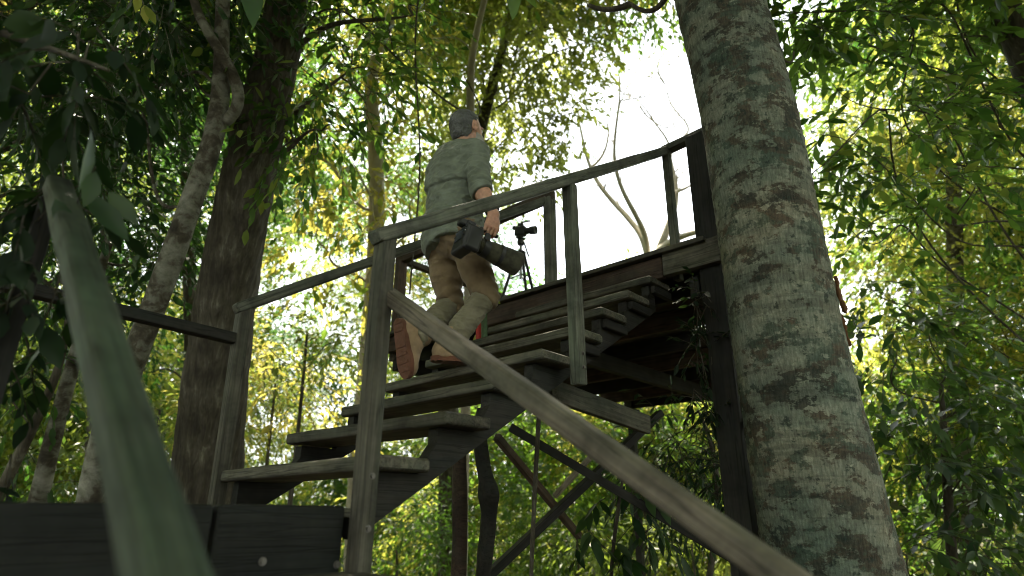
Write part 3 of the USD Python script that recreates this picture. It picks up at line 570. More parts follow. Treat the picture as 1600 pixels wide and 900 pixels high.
for (a, b2, c) in (((1050, -30), (1022, 15), (985, 6)), ((985, 6), (960, 14), (920, 8)),):
    put(bt, 'branch', tube([at(*a, 4.0), at(*b2, 4.05), at(*c, 4.15)], [0.022, 0.018, 0.014], 7, 16, 0.15, 6, 3), 'bark_dark', True)
put(bt, 'branch', tube([at(1200, 40, 3.9), at(1222, 92, 3.85), at(1228, 96, 3.85), at(1240, 80, 3.9)], [0.012, 0.009, 0.008, 0.005], 6, 14, 0.2, 9, 3), 'bark_dark', True)
rr = np.random.default_rng(12)
cpts = [bt_pts[-1] + [0, -1.5, 1.5] + rr.normal(0, 1, 3) * [2.4, 2.4, 1.2] for _ in range(9)]
for c in cpts[:6]: put(bt, 'branch', tube([bt_pts[-2], (bt_pts[-2] + c) / 2 + [0, 0, 0.4], c], [0.09, 0.06, 0.03], 8, 16, 0.1, 3, 5), 'bark_mottled', True)
pp_ = np.vstack([blob_points(rr, c, np.array([1.7, 1.7, 1.1]), 130, seed=i) for i, c in enumerate(cpts)])
b_, a_, u_, l_ = clump_leaves(rr, pp_, rr.normal(0, 1, pp_.shape) + [0, 0, -0.3], 7, 0.17, 0.45, 0.6)
put(bt, 'crown', leaf_mesh(b_, a_, u_, l_, 0.42, False), 'leaf_green', kind='stuff')

# --- trees on the left
D5 = 5.2
tr1 = [down(at(310, 860, D5)), at(318, 800, D5), at(333, 640, 5.3), at(352, 480, 5.4), at(378, 330, 5.5), at(405, 200, 5.6), at(432, 90, 5.7), at(455, -60, 5.9), at(470, -300, 6.4)]
tree('dark_tree', 'thick dark ridged tree trunk behind the left handrail with leafy crown above', 'tree', tr1, [0.31, 0.28, 0.255, 0.24, 0.226, 0.208, 0.185, 0.165, 0.13], 'bark_dark',
     [pb(430, 60, 5.5, 0.7), pb(520, 130, 5.6, 0.75), pb(400, -160, 6.2, 1.3), pb(560, -200, 6.5, 1.5), pb(470, 215, 5.2, 0.34, 0.5), pb(300, -120, 6.5, 1.3), pb(600, 30, 5.8, 0.6)], 'leaf_green', 0.12, 0.42, 1.15, seed=11, indiv=260, near=True, sides=150, barkn=260, bump=0.07, ridge=0.016, limb_r=0.2)
tr2 = [down(at(130, 860, 4.6)), at(142, 800, 4.6), at(178, 640, 4.6), at(215, 545, 4.6), at(262, 420, 4.65), at(305, 300, 4.7), at(340, 185, 4.75), at(346, 90, 4.8), at(349, -20, 4.9), at(345, -250, 5.3)]
t2 = tree('slim_tree', 'slim pale mottled tree that forks below the top left of the view', 'tree', tr2, [0.12, 0.107, 0.098, 0.09, 0.085, 0.078, 0.075, 0.055, 0.05, 0.035], 'bark_pale',
     [pb(250, -60, 4.6, 0.8), pb(330, -220, 5.0, 1.1), pb(120, 60, 5.2, 0.9), pb(215, 110, 5.3, 0.75), pb(60, 180, 5.6, 0.9)], 'leaf_dark', 0.115, 0.42, 1.2, seed=12, indiv=200, near=True, sides=20, barkn=100)
put(t2, 'branch', tube([at(352, 190, 4.74), at(372, 148, 4.7), at(352, 95, 4.65), at(322, 45, 4.6), at(300, -30, 4.6)], [0.043, 0.045, 0.041, 0.036, 0.03], 12, 50, 0.1, 4, 8), 'bark_pale', True)
tree('leaning_sapling', 'thin leaning pale barked sapling low at the left behind the blurred rail', 'tree', [down(at(45, 830, 5.6)), at(58, 790, 5.6), at(92, 650, 5.6), at(128, 520, 5.7), at(170, 380, 5.8)], [0.085, 0.08, 0.068, 0.055, 0.035], 'bark_pale',
     [pb(170, 330, 5.9, 0.8), pb(60, 430, 6.2, 0.7), pb(230, 400, 6.4, 0.6)], 'leaf_dark', 0.13, 0.42, 1.2, seed=13, indiv=100, near=True)
tree('dark_sapling', 'thin dark sapling leaning in from the lower left edge', 'tree', [down(at(-60, 850, 5.2)), at(-10, 790, 5.2), at(40, 690, 5.3), at(82, 600, 5.4), at(105, 500, 5.5)], [0.055, 0.05, 0.042, 0.035, 0.02], 'bark_dark',
     [pb(60, 560, 5.7, 0.5), pb(20, 640, 5.8, 0.5)], 'leaf_green', 0.13, 0.42, 1.0, seed=14, indiv=60, near=True)
tree('left_shade_tree', 'dense dark leafed tree filling the shade at the upper left edge', 'tree', [down(at(-120, 860, 7)), at(-80, 600, 7), at(-40, 300, 7.3), at(0, 60, 7.6), at(20, -200, 8)], [0.2, 0.17, 0.14, 0.1, 0.06], 'bark_dark',
     [pb(40, 60, 7.2, 1.3), pb(180, 160, 7.6, 1.2), pb(40, 300, 7.4, 1.1), pb(230, 20, 7.6, 1.2), pb(250, 300, 7.8, 0.9), pb(40, -220, 8, 2.0), pb(200, -260, 8, 2.0), pb(120, 440, 7.6, 0.8), pb(300, 130, 8, 0.9)], 'leaf_dark', 0.125, 0.44, 0.9, seed=15, gap=0.47, freq=1.8)

for nm, lab, tk, bl, sd in (
    ('shaded_tree', 'shaded tree between the slim pale tree and the left edge', [(150, 900), (160, 500), (175, 200), (180, -100)], [(90, 150, 1.6), (220, 250, 1.5), (60, 420, 1.4), (180, 480, 1.2), (250, 90, 1.5), (30, 20, 1.7)], 16),
    ('shaded_tree', 'shaded tree seen between the slim pale tree and the thick dark trunk', [(300, 900), (298, 500), (290, 200), (300, -100)], [(310, 230, 1.1), (270, 420, 1.0), (340, 60, 1.4), (240, 580, 0.9), (400, 330, 0.8)], 17)):
    tree(nm, lab, 'tree', [down(at(tk[0][0], tk[0][1], 10))] + [at(a, b, 10 + k * .2) for k, (a, b) in enumerate(tk[1:])], [0.13, 0.11, 0.08, 0.05], 'bark_dark', [pb(a, b, 10, r) for a, b, r in bl], 'leaf_green', 0.12, 0.46, 0.8, seed=sd, gap=0.48, freq=1.8)

# --- mid-distance trees in the middle
tree('thin_tree', 'thin grey stem rising straight above the head of the climbing man', 'tree', [down(at(728, 900, 8)), at(731, 500, 8), at(735, 172, 8), at(736, 110, 8), at(744, 55, 8.1), at(757, 0, 8.2), at(775, -120, 8.6)], [0.07, 0.062, 0.055, 0.05, 0.045, 0.04, 0.03], 'bark_bare',
     [pb(790, -60, 8.4, 0.9), pb(680, 60, 8.3, 0.6), pb(640, 210, 8.0, 0.55)], 'leaf_green', 0.15, 0.42, 0.8, seed=21, indiv=60)
tree('mid_tree', 'pale trunked tree with bright broad leaves left of the man', 'tree', [down(at(575, 900, 9.5)), at(580, 500, 9.5), at(583, 190, 9.5), at(580, 130, 9.6), at(598, 60, 9.7), at(600, -100, 10)], [0.16, 0.14, 0.11, 0.10, 0.085, 0.06], 'bark_bare',
     [pb(500, 80, 9.0, 1.0), pb(620, 100, 9.2, 0.9), pb(560, 270, 8.8, 0.9), pb(500, 380, 8.8, 0.9), pb(640, 330, 8.8, 0.7), pb(470, 250, 9.2, 0.8), pb(590, -100, 10, 1.6), pb(590, 400, 9, 0.6)], 'leaf_bright', 0.14, 0.48, 0.8, seed=22, indiv=150, gap=0.48, freq=1.6)
tree('centre_tree', 'full crowned tree with olive leaves against the white sky behind the man', 'tree', [down(at(690, 900, 12)), at(700, 600, 12), at(716, 350, 12), at(765, 150, 12.2), at(810, -40, 12.5)], [0.22, 0.2, 0.16, 0.11, 0.05], 'bark_dark',
     [pb(820, 70, 12, 1.5), pb(885, 60, 12, 1.0), pb(790, 200, 12, 1.35), pb(880, 180, 12, 0.8), pb(735, 110, 12.2, 1.2), pb(820, 265, 11.8, 0.65), pb(880, -60, 12, 1.1), pb(780, -60, 12, 1.7), pb(935, 60, 12, 0.5), pb(700, 250, 12, 1.0), pb(690, -20, 12, 1.4)], 'leaf_green', 0.145, 0.5, 1.7, seed=23, gap=0.40)

# --- the bare pale tree in the gap of sky
bare = thing('bare_tree', 'leafless pale tree with forked limbs in the gap of white sky', 'tree', at(1012, 460, 15))
DB = 15
def limb(*pp, r=0.1):
    r = r * 0.8; P_ = smooth_path(np.array([at(a, b, DB + c) for a, b, c in pp]), 24); rl = np.random.default_rng(int(pp[0][0] + pp[-1][1]))
    for k in range(3 if r < 0.05 else 5):
        q = P_[rl.integers(8, 23)]; e = q + rl.normal(0, 0.35, 3) + [0, 0, 0.45]; e2 = e + rl.normal(0, 0.25, 3) + [0, 0, 0.3]
        put(bare, 'twig', tube([q, e, e2], [max(r * 0.22, 0.012), 0.011, 0.005], 5, 12, 0.2, 5, k), 'bark_bare', True)
    put(bare, 'limb', tube([at(a, b, DB + c) for a, b, c in pp], np.linspace(r, r * 0.3, len(pp)), 8, 30, 0.22, 2.5, len(pp) + pp[0][0]), 'bark_bare', True)
put(bare, 'trunk', tube([down(at(1022, 830, DB)), at(1020, 560, DB), at(1012, 400, DB)], [0.18, 0.16, 0.12], 12, 30, 0.1, 2, 3), 'bark_bare', True)
limb((1012, 405, 0), (985, 345, 0.1), (945, 300, 0.2), (922, 260, 0.3), (912, 225, 0.3), (905, 190, 0.3), r=0.11)
limb((1012, 395, 0), (990, 330, -0.3), (968, 285, -0.4), (960, 240, -0.4), (965, 180, -0.5), (968, 120, -0.5), r=0.09)
limb((922, 262, 0.3), (945, 235, 0.2), (950, 200, 0.1), (946, 180, 0.1), r=0.05)
limb((1018, 410, 0), (1035, 388, -0.3), (1060, 372, -0.5), (1090, 362, -0.7), (1150, 330, -0.9), r=0.16)
limb((1030, 390, -0.2), (1052, 330, -0.2), (1056, 290, -0.1), (1048, 250, 0), (1046, 235, 0), r=0.12)
limb((1055, 300, -0.2), (1075, 292, -0.3), (1100, 270, -0.3), r=0.06)
limb((1048, 250, 0), (1040, 215, 0), (1022, 190, 0.1), (1000, 160, 0.2), (985, 150, 0.2), r=0.045)
limb((1046, 240, 0), (1056, 225, 0), (1075, 205, 0), (1050, 165, 0.2), (1038, 130, 0.2), (1020, 110, 0.2), r=0.045)
limb((1000, 165, 0.2), (1030, 195, 0.2), (1060, 200, 0.2), (1078, 190, 0.2), r=0.03)
limb((1038, 130, 0.2), (1032, 90, 0.2), (1050, 70, 0.2), (1070, 55, 0.2), r=0.03)
_rb = np.random.default_rng(8); _tw, _lf = [], []
for (a, b) in ((1030, 70), (1050, 40), (1045, 100), (1020, 115), (968, 140), (985, 150), (1060, 90), (1000, 150), (955, 130), (1010, 90)):
    c = at(a, b, DB + 0.2)
    for _ in range(9):
        e = c + _rb.normal(0, 0.28, 3); _tw.append(tube([c, (c + e) / 2 + _rb.normal(0, 0.05, 3), e], [0.012, 0.009, 0.005], 3, 5, close=False)); _lf.append(e)
put(bare, 'twigs', join(_tw), 'bark_bare', True, kind='stuff')
_lf = np.repeat(np.array(_lf), 4, 0) + _rb.normal(0, 0.08, (len(_lf) * 4, 3))
put(bare, 'young_leaves', leaf_mesh(_lf, _rb.normal(0, 1, _lf.shape), _rb.normal(0, 1, _lf.shape) + [0, 0, 1], np.full(len(_lf), 0.07), 0.4, False), 'leaf_bright', kind='stuff')

# --- trees on the right
tree('right_tree', 'tree leaning in from the right edge with long dark leafy boughs', 'tree', [down(at(1720, 950, 6.0)), at(1700, 600, 6.0), at(1670, 250, 6.0), at(1600, 90, 6.0), at(1560, -40, 6.2), at(1540, -250, 6.6)], [0.22, 0.2, 0.17, 0.13, 0.11, 0.07], 'bark_dark',
     [pb(1300, 50, 5.6, 0.55, 0.35), pb(1400, 60, 5.8, 0.6, 0.4), pb(1500, 60, 6, 0.7, 0.5), pb(1375, 170, 5.5, 0.5, 0.33), pb(1450, 190, 5.8, 0.6, 0.4), pb(1560, 180, 6, 0.6), pb(1290, 255, 5.3, 0.4, 0.35), pb(1400, 280, 5.3, 0.5, 0.28), pb(1520, 300, 5.6, 0.5, 0.25), pb(1310, -60, 5.8, 0.8), pb(1480, -100, 6, 1.1), pb(1380, 375, 5.2, 0.35, 0.2), pb(1240, 20, 5.6, 0.35)], 'leaf_green', 0.15, 0.40, 1.35, m=6, twig=0.32, droop=0.5, limb_r=0.14, seed=31, indiv=300, near=True, gap=0.47, freq=2.2)
tree('sunlit_tree', 'sunlit yellow green tree behind the dark boughs at the right', 'tree', [down(at(1500, 900, 12)), at(1495, 600, 12), at(1490, 300, 12.3), at(1480, 100, 12.6)], [0.2, 0.17, 0.13, 0.07], 'bark_pale',
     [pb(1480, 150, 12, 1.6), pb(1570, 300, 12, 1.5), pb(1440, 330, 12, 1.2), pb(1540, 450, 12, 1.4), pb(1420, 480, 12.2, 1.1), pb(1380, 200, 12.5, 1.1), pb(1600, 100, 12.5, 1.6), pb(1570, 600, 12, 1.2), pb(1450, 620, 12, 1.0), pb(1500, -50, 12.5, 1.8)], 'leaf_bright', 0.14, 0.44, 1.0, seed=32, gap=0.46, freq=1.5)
tree('right_shrub', 'dense dark shrub with glossy leaves in the lower right corner', 'shrub', [down(at(1490, 1000, 5.6)), at(1490, 900, 5.6), at(1480, 760, 5.7), at(1470, 600, 5.8)], [0.06, 0.05, 0.04, 0.02], 'bark_dark',
     [pb(1400, 560, 5.6, 0.5), pb(1500, 640, 5.7, 0.6), pb(1580, 720, 5.5, 0.6), pb(1420, 720, 5.4, 0.45), pb(1480, 830, 5.3, 0.6), pb(1590, 880, 5.4, 0.6), pb(1580, 560, 6, 0.5), pb(1390, 470, 5.8, 0.35), pb(1400, 860, 5.2, 0.35)], 'leaf_dark', 0.15, 0.42, 1.5, seed=33, indiv=280, near=True, freq=1.6)
# --- under the stairs and platform
tree('bamboo_shrub', 'dark drooping shrub with narrow leaves under the platform beside the trunk', 'shrub', [down(at(1120, 950, 5.4)), at(1120, 800, 5.4), at(1110, 690, 5.5), at(1090, 640, 5.6)], [0.03, 0.028, 0.02, 0.01], 'bark_dark',
     [pb(1060, 690, 5.3, 0.42, 0.3), pb(1115, 740, 5.3, 0.35), pb(1040, 770, 5.5, 0.35), pb(1165, 690, 5.6, 0.35)], 'leaf_dark', 0.12, 0.2, 1.1, m=8, droop=1.1, seed=41, indiv=220, near=True)
tree('broadleaf_plant', 'dark plant with large drooping leaves hanging below the lower braces', 'plant', [down(at(960, 1000, 4.2)), at(955, 900, 4.2), at(965, 800, 4.2), at(975, 740, 4.3)], [0.015, 0.014, 0.012, 0.008], 'bark_dark',
     [pb(960, 790, 4.2, 0.2, 0.16), pb(1010, 820, 4.2, 0.2, 0.14), pb(930, 850, 4.1, 0.2, 0.12), pb(1000, 750, 4.4, 0.16, 0.1)], 'leaf_dark', 0.17, 0.34, 0.9, m=6, twig=0.2, droop=1.1, seed=42, indiv=120, near=True)
tree('trunk_fern', 'dark fern like climber on the near side of the platform corner', 'climber', None, 0.02, 'bark_dark',
     [pb(1095, 470, 3.75, 0.13, 0.13), pb(1100, 550, 3.72, 0.14, 0.15), pb(1090, 620, 3.7, 0.11, 0.1), pb(1130, 640, 3.72, 0.12, 0.16), pb(1140, 740, 3.72, 0.11, 0.18)], 'leaf_shaded', 0.065, 0.36, 1.9, m=8, twig=0.16, droop=0.7, seed=43, indiv=300, near=True, limbs=False)
_k = 0
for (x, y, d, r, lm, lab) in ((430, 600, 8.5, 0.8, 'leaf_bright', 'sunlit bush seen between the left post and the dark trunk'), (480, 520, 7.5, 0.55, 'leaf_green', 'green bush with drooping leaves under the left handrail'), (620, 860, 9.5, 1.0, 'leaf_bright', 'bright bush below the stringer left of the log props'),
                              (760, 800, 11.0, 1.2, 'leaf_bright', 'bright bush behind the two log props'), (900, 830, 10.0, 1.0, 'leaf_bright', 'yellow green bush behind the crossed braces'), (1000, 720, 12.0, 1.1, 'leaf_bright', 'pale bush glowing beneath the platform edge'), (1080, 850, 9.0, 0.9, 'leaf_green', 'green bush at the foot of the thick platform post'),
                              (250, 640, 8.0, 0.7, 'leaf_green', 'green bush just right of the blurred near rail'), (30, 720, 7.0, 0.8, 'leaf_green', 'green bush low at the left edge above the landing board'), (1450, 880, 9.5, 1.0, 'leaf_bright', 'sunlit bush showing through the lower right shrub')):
    _k += 1
    c = at(x, y, d)
    tree('forest_bush', lab, 'bush', [down(c), (down(c) + c) / 2 + [0.05, 0, 0], c], [0.04, 0.03, 0.015], 'bark_dark', [(c, (r, r, r * 0.9)), (c + [r * 0.7, -r * 0.8, -r * 0.3], r * 0.75), (c + [-r * 0.6, r * 0.8, -r * 0.3], r * 0.75)], lm, 0.11, 0.42, 0.95, seed=60 + _k, gap=0.43, freq=1.4)

for k, (lab, pts, r) in enumerate((('thin dark liana hanging between the left edge and the slim pale tree', [(96, 160, 4.4), (98, 230, 4.4), (101, 300, 4.4), (130, 420, 4.4), (128, 560, 4.4)], .008),
                                   ('thin brown liana hanging close to the left of the back of the man', [(662, -40, 5.5), (650, 120, 5.5), (656, 250, 5.5), (652, 330, 5.5), (640, 460, 5.5)], .008),
                                   ('looping liana between the thick dark trunk and the thin grey stem', [(470, 60, 5.4), (540, 20, 5.6), (590, 60, 5.8), (640, 110, 5.9), (668, 135, 6.0), (725, 120, 7.5)], .010))):
    P_ = [at(*p) for p in pts]; put_top('liana', tube(P_, r, 6, 50, 0.2, 8, k), 'bark_dark', lab, 'liana', P_[0], True)
# --- near out-of-focus leaves at the left
tree('near_branch', 'out of focus dark leafy branch hanging into the top left corner', 'branch', [at(-330, -60, 2.1), at(-100, 20, 1.95), at(60, 70, 1.8), at(170, 110, 1.7)], [0.022, 0.016, 0.010, 0.005], 'bark_dark',
     [pb(20, 60, 1.75, 0.16, 0.12), pb(110, 110, 1.7, 0.14, 0.10), pb(40, 150, 1.75, 0.15, 0.10), pb(-60, 100, 1.8, 0.2), pb(150, 60, 1.75, 0.1)], 'leaf_shaded', 0.12, 0.42, 2.0, m=6, twig=0.2, droop=0.9, seed=51, indiv=240, near=True, limbs=False)
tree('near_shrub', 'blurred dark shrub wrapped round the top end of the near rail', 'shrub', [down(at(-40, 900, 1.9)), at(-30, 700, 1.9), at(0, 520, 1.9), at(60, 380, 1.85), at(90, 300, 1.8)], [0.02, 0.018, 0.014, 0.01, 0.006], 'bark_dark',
     [pb(45, 350, 1.75, 0.13, 0.13), pb(40, 450, 1.75, 0.12, 0.14), pb(15, 570, 1.8, 0.12, 0.15), pb(90, 300, 1.8, 0.06, 0.05), pb(-40, 720, 1.9, 0.12)], 'leaf_shaded', 0.095, 0.46, 2.6, m=6, twig=0.15, droop=0.9, seed=52, indiv=260, near=True, limbs=False)
def lone(name, lab, cat, stem, leaves, lm, ratio=0.45, r=0.003):
    t = thing(name, lab, cat, stem[0]); put(t, 'stem', tube(stem, np.linspace(r, r * 0.5, len(stem)), 5, 16), 'bark_dark', True)
    for b, tip, up in leaves: put(t, 'leaf', leaf_mesh(b[None], (tip - b)[None], np.asarray(up, float)[None], np.array([np.linalg.norm(tip - b)]), ratio, True), lm, True)
lone('rail_sprig', 'few separate blurred leaves on a thin stem beside the near rail top', 'sprig', [at(70, 500, 1.75), at(100, 400, 1.7), at(128, 300, 1.6), at(150, 260, 1.6)],
     [(at(150, 268, 1.6), at(133, 322, 1.55), RGT * 0.9 - FWD * 0.5 + UPV * 0.2), (at(122, 300, 1.6), at(150, 205, 1.6), RGT + [0, 0, .6]), (at(128, 300, 1.6), at(205, 375, 1.65), UPV - FWD * .6), (at(86, 310, 1.5), at(112, 368, 1.5), UPV - FWD), (at(110, 390, 1.6), at(160, 350, 1.7), UPV - FWD * .4), (at(70, 540, 1.8), at(30, 590, 1.8), UPV - FWD * .5), (at(72, 510, 1.8), at(92, 575, 1.75), RGT * 0.5 - FWD), (at(170, 300, 1.7), at(215, 350, 1.7), UPV - FWD)], 'leaf_dark')
lone('hanging_sprig', 'small bright green leaves hanging at the top left of the view', 'sprig', [at(205, -60, 3.0), at(215, -20, 3.0), at(225, 8, 3.0)],
     [(at(216, -12, 3.0), at(213, 20, 3.0), RGT - FWD * .6), (at(225, 8, 3.0), at(229, 37, 3.0), RGT * .3 - FWD), (at(226, 8, 3.0), at(244, 38, 3.0), RGT * .8 - FWD * .5), (at(212, -25, 3.0), at(200, -2, 3.0), RGT - FWD)], 'leaf_bright')
lone('top_sprig', 'dark leaf spray hanging from the top edge left of the man', 'sprig', [at(380, -90, 2.6), at(392, -40, 2.6), at(402, -20, 2.6)],
     [(at(392, -40, 2.6), at(396, 42, 2.55), RGT * .4 - FWD), (at(402, -22, 2.6), at(412, 12, 2.6), RGT - FWD), (at(388, -50, 2.6), at(372, 0, 2.6), RGT - FWD)], 'leaf_green', 0.36)
lone('upper_sprig', 'dark blurred leaves hanging from the top edge above the man', 'sprig', [at(790, -80, 2.6), at(800, -40, 2.6), at(812, -20, 2.6)],
     [(at(800, -40, 2.6), at(803, 30, 2.55), RGT * .6 - FWD), (at(810, -25, 2.6), at(840, 12, 2.6), RGT * .3 - FWD), (at(815, -20, 2.6), at(870, 6, 2.6), UPV - FWD)], 'leaf_green', 0.36)
lone('step_vine', 'thin vine with yellow green leaves at the side of the steps by the man', 'vine', [at(742, 590, 4.3), at(752, 520, 4.3), at(765, 470, 4.3), at(764, 430, 4.3), at(758, 405, 4.3)],
     [(at(764, 462, 4.3), at(782, 474, 4.25), UPV - FWD), (at(764, 455, 4.3), at(756, 476, 4.3), RGT - FWD), (at(764, 440, 4.3), at(775, 452, 4.3), UPV - FWD), (at(760, 420, 4.3), at(748, 432, 4.3), UPV - FWD), (at(752, 520, 4.3), at(738, 534, 4.3), UPV - FWD)], 'leaf_bright', 0.5)
lone('gap_vine', 'thin vine with small leaves seen between the legs of the man', 'vine', [at(690, 560, 4.6), at(700, 510, 4.6), at(712, 470, 4.6), at(716, 440, 4.6)],
     [(at(714, 446, 4.6), at(720, 464, 4.6), UPV - FWD), (at(712, 470, 4.6), at(704, 484, 4.6), RGT - FWD), (at(700, 510, 4.6), at(708, 528, 4.6), RGT - FWD), (at(716, 440, 4.6), at(708, 428, 4.6), UPV - FWD)], 'leaf_bright', 0.5)

# --- the wood all round: foliage that reads as one mass
rf = np.random.default_rng(77)
forest = UsdGeom.PointInstancer.Define(stage, '/World/forest'); tag(forest.GetPrim(), 'far sunlit forest foliage closing the view, and unseen bunches added overhead for shade', 'forest', None, 'stuff')
UsdGeom.Scope.Define(stage, '/World/forest/kinds')
WM['/World/forest/kinds'] = np.eye(4)
protos = []
for i in range(6):
    p = blob_points(rf, np.zeros(3), np.array([1.9, 1.9, 1.5]), 640, 0.50, 1.5, 100 + i)
    b, a, u, l = clump_leaves(rf, p, unit(p) + [0, 0, -0.3] + rf.normal(0, 0.4, p.shape), 7, 0.125, 0.4, 0.6)
    pr = put('/World/forest/kinds', 'foliage', leaf_mesh(b, a, u, l, 0.48, False), ('leaf_bright', 'leaf_green', 'leaf_bright', 'leaf_bright')[i % 4])
    protos.append(pr.GetPath())
pos, idx, ori, sca = [], [], [], []
def bunch(p, k, s=1.0):                            # opening cut into the canopy so sunlight reaches the man on the steps
    v = np.asarray(p, float) - (0.85, 0.6, 1.95)
    if v @ SUN > 0 and np.linalg.norm(v - (v @ SUN) * SUN) < 2.0 * s: return
    pos.append(p); idx.append(k); q = Rotation.from_euler('zx', [rf.uniform(0, 2 * np.pi), rf.uniform(-0.3, 0.3)]).as_quat(); ori.append(Gf.Quath(float(q[3]), float(q[0]), float(q[1]), float(q[2]))); sca.append(np.full(3, s) * rf.uniform(0.8, 1.25))
def in_gap(p):                                     # the clearing in the wood beyond the platform, where the sky shows
    v = p - CAM; az = math.degrees(math.atan2(v[1], v[0])) - math.degrees(HEAD); el = math.degrees(math.atan2(v[2], math.hypot(v[0], v[1])))
    return -32 < az < 3 and el > 17
for _ in range(1500):
    az = HEAD + rf.uniform(-math.pi, math.pi); D = rf.uniform(14, 34); front = abs(((az - HEAD + math.pi) % (2 * math.pi)) - math.pi) < 0.85
    if not front and rf.random() < 0.72: continue
    z = rf.uniform(-1.5, min(D * 1.05, 17)); p = np.array([CAM[0] + D * math.cos(az), CAM[1] + D * math.sin(az), z])
    if in_gap(p): continue
    if front and z > 3 and rf.random() < 0.5: continue
    if z > 9 and rf.random() < 0.3: continue
    bunch(p, int(rf.integers(6)), 0.8 + D / 40)
for _ in range(110):                                # unseen crowns overhead and behind the viewer, put in to shade the stairs
    az = HEAD + rf.uniform(0.9, 2 * math.pi - 0.9); D = rf.uniform(2, 12); p = np.array([0.5 + D * math.cos(az), 0.3 + D * math.sin(az), rf.uniform(6.5, 12)])
    bunch(p, int(rf.integers(6)), 1.1)
for _ in range(60):
    p = np.array([rf.uniform(-5, 7), rf.uniform(-5, 7), rf.uniform(9.5, 14)])
    if in_gap(p) and p[2] - CAM[2] < 1.15 * math.hypot(p[0] - CAM[0], p[1] - CAM[1]): continue
    bunch(p, int(rf.integers(6)), 1.0)
for _ in range(8):  # extra canopy bunches added to darken the left side
    p = np.array([-1.5, 2.0, 0]) + np.array([rf.uniform(-5, 3), rf.uniform(-4, 6), rf.uniform(5.5, 8.5)]); bunch(p, 1 + 3 * int(rf.integers(2)), 0.8)
for q, t in (((-1.05, -0.95, 0.15), 8.0), ((-1.05, -1.1, 0.0), 10.5), ((-1.0, -0.2, 0.6), 9.0)): bunch(np.array(q) + SUN * t, 1, 0.9)     # unseen bunches added on the sun ray to shade the near rail
forest.CreatePrototypesRel().SetTargets(protos)
forest.CreatePositionsAttr(Vt.Vec3fArray.FromNumpy(np.array(pos, np.float32))); forest.CreateProtoIndicesAttr(Vt.IntArray.FromNumpy(np.array(idx, np.int32)))
forest.CreateOrientationsAttr(Vt.QuathArray(ori)); forest.CreateScalesAttr(Vt.Vec3fArray.FromNumpy(np.array(sca, np.float32)))

# ------------------------------------------------------------------ the man climbing the steps
V3 = lambda *a: np.array(a, float)
J = dict(pelvis=V3(.83, .585, 1.46), rhip=V3(.815, .485, 1.43), lhip=V3(.835, .685, 1.44), rknee=V3(.955, .445, 1.115), lknee=V3(.905, .68, 1.10), rank=V3(.775, .535, .815), lank=V3(.665, .665, .865),
         waist=V3(.815, .585, 1.60), chest=V3(.825, .585, 1.83), neck=V3(.865, .575, 2.05), rsh=V3(.815, .40, 1.945), lsh=V3(.85, .775, 1.975), relb=V3(.775, .335, 1.685), rwri=V3(.835, .285, 1.475),
         lelb=V3(.90, .82, 1.72), lwri=V3(1.06, .77, 1.62))
HC = V3(.885, .565, 2.212)                                              # middle of the skull
hf = unit(V3(math.cos(math.radians(-8)), math.sin(math.radians(-8)), 0.06)); hl = unit(np.cross([0, 0, 1], hf)); hu = np.cross(hf, hl)
HM = np.column_stack([hf, hl, hu])                                      # head axes: forward, left, up
hp = lambda f, l, u: HC + HM @ V3(f, l, u)
# right hand closed round the lens foot
LA = unit(at(799, 411, 3.26) - at(733, 379, 3.16)); LP = at(757, 388, 3.20)   # lens axis and a point on it
gd = unit(V3(0.0, 0.02, -1) - LA * (V3(0.0, 0.02, -1) @ LA)); gi = unit(np.cross(LA, gd)); gi = gi if gi[1] > 0 else -gi      # down and inward (towards the thigh)
foot = LP - gd * 0.098                                                  # middle of the grip bar above the lens
pal = foot - gd * 0.040 - gi * 0.020
J['rwri'] = pal - gd * 0.075 - LA * 0.005 + gi * 0.010
KN = [(pal + gd * 0.012 + LA * o, s) for o, s in ((0.031, 0.95), (0.010, 1.0), (-0.011, 0.95), (-0.031, 0.78))]
def hand(p, k=0.010):
    d = np.full(len(p), 9.0)
    for (kn, s), o in zip(KN, (0.024, 0.008, -0.008, -0.022)):
        d = smin(d, cone_sdf(p, J['rwri'] + LA * o * 0.7, kn, 0.0155, 0.0125), 0.012)
    fs = np.full(len(p), 9.0)
    for i, (kn, s) in enumerate(KN):
        p1 = kn + (gd * 0.034 + gi * 0.010) * s; p2 = p1 + (gi * 0.026 + gd * 0.004) * s; p3 = p2 + (-gd * 0.020 + gi * 0.002) * s
        f = np.minimum(np.minimum(cone_sdf(p, kn, p1, 0.0105, 0.0092), cone_sdf(p, p1, p2, 0.0094, 0.0086)), cone_sdf(p, p2, p3, 0.0086, 0.0072))
        fs = np.minimum(fs, f)
    d = smin(d, fs, 0.007)
    tb = pal - gd * 0.035 + LA * 0.030 + gi * 0.012
    t1 = tb + gd * 0.034 + LA * 0.016 + gi * 0.012; t2 = t1 + gd * 0.028 - LA * 0.004 + gi * 0.008
    return smin(d, np.minimum(cone_sdf(p, tb, t1, 0.0145, 0.0112), cone_sdf(p, t1, t2, 0.0112, 0.0085)), k)
def only_near(p, c, R, fn):
    r = np.linalg.norm(p - c, axis=1); out = np.maximum(r - R * 0.6, 0.05); k = r < R
    if k.any(): out[k] = fn(p[k])
    return out
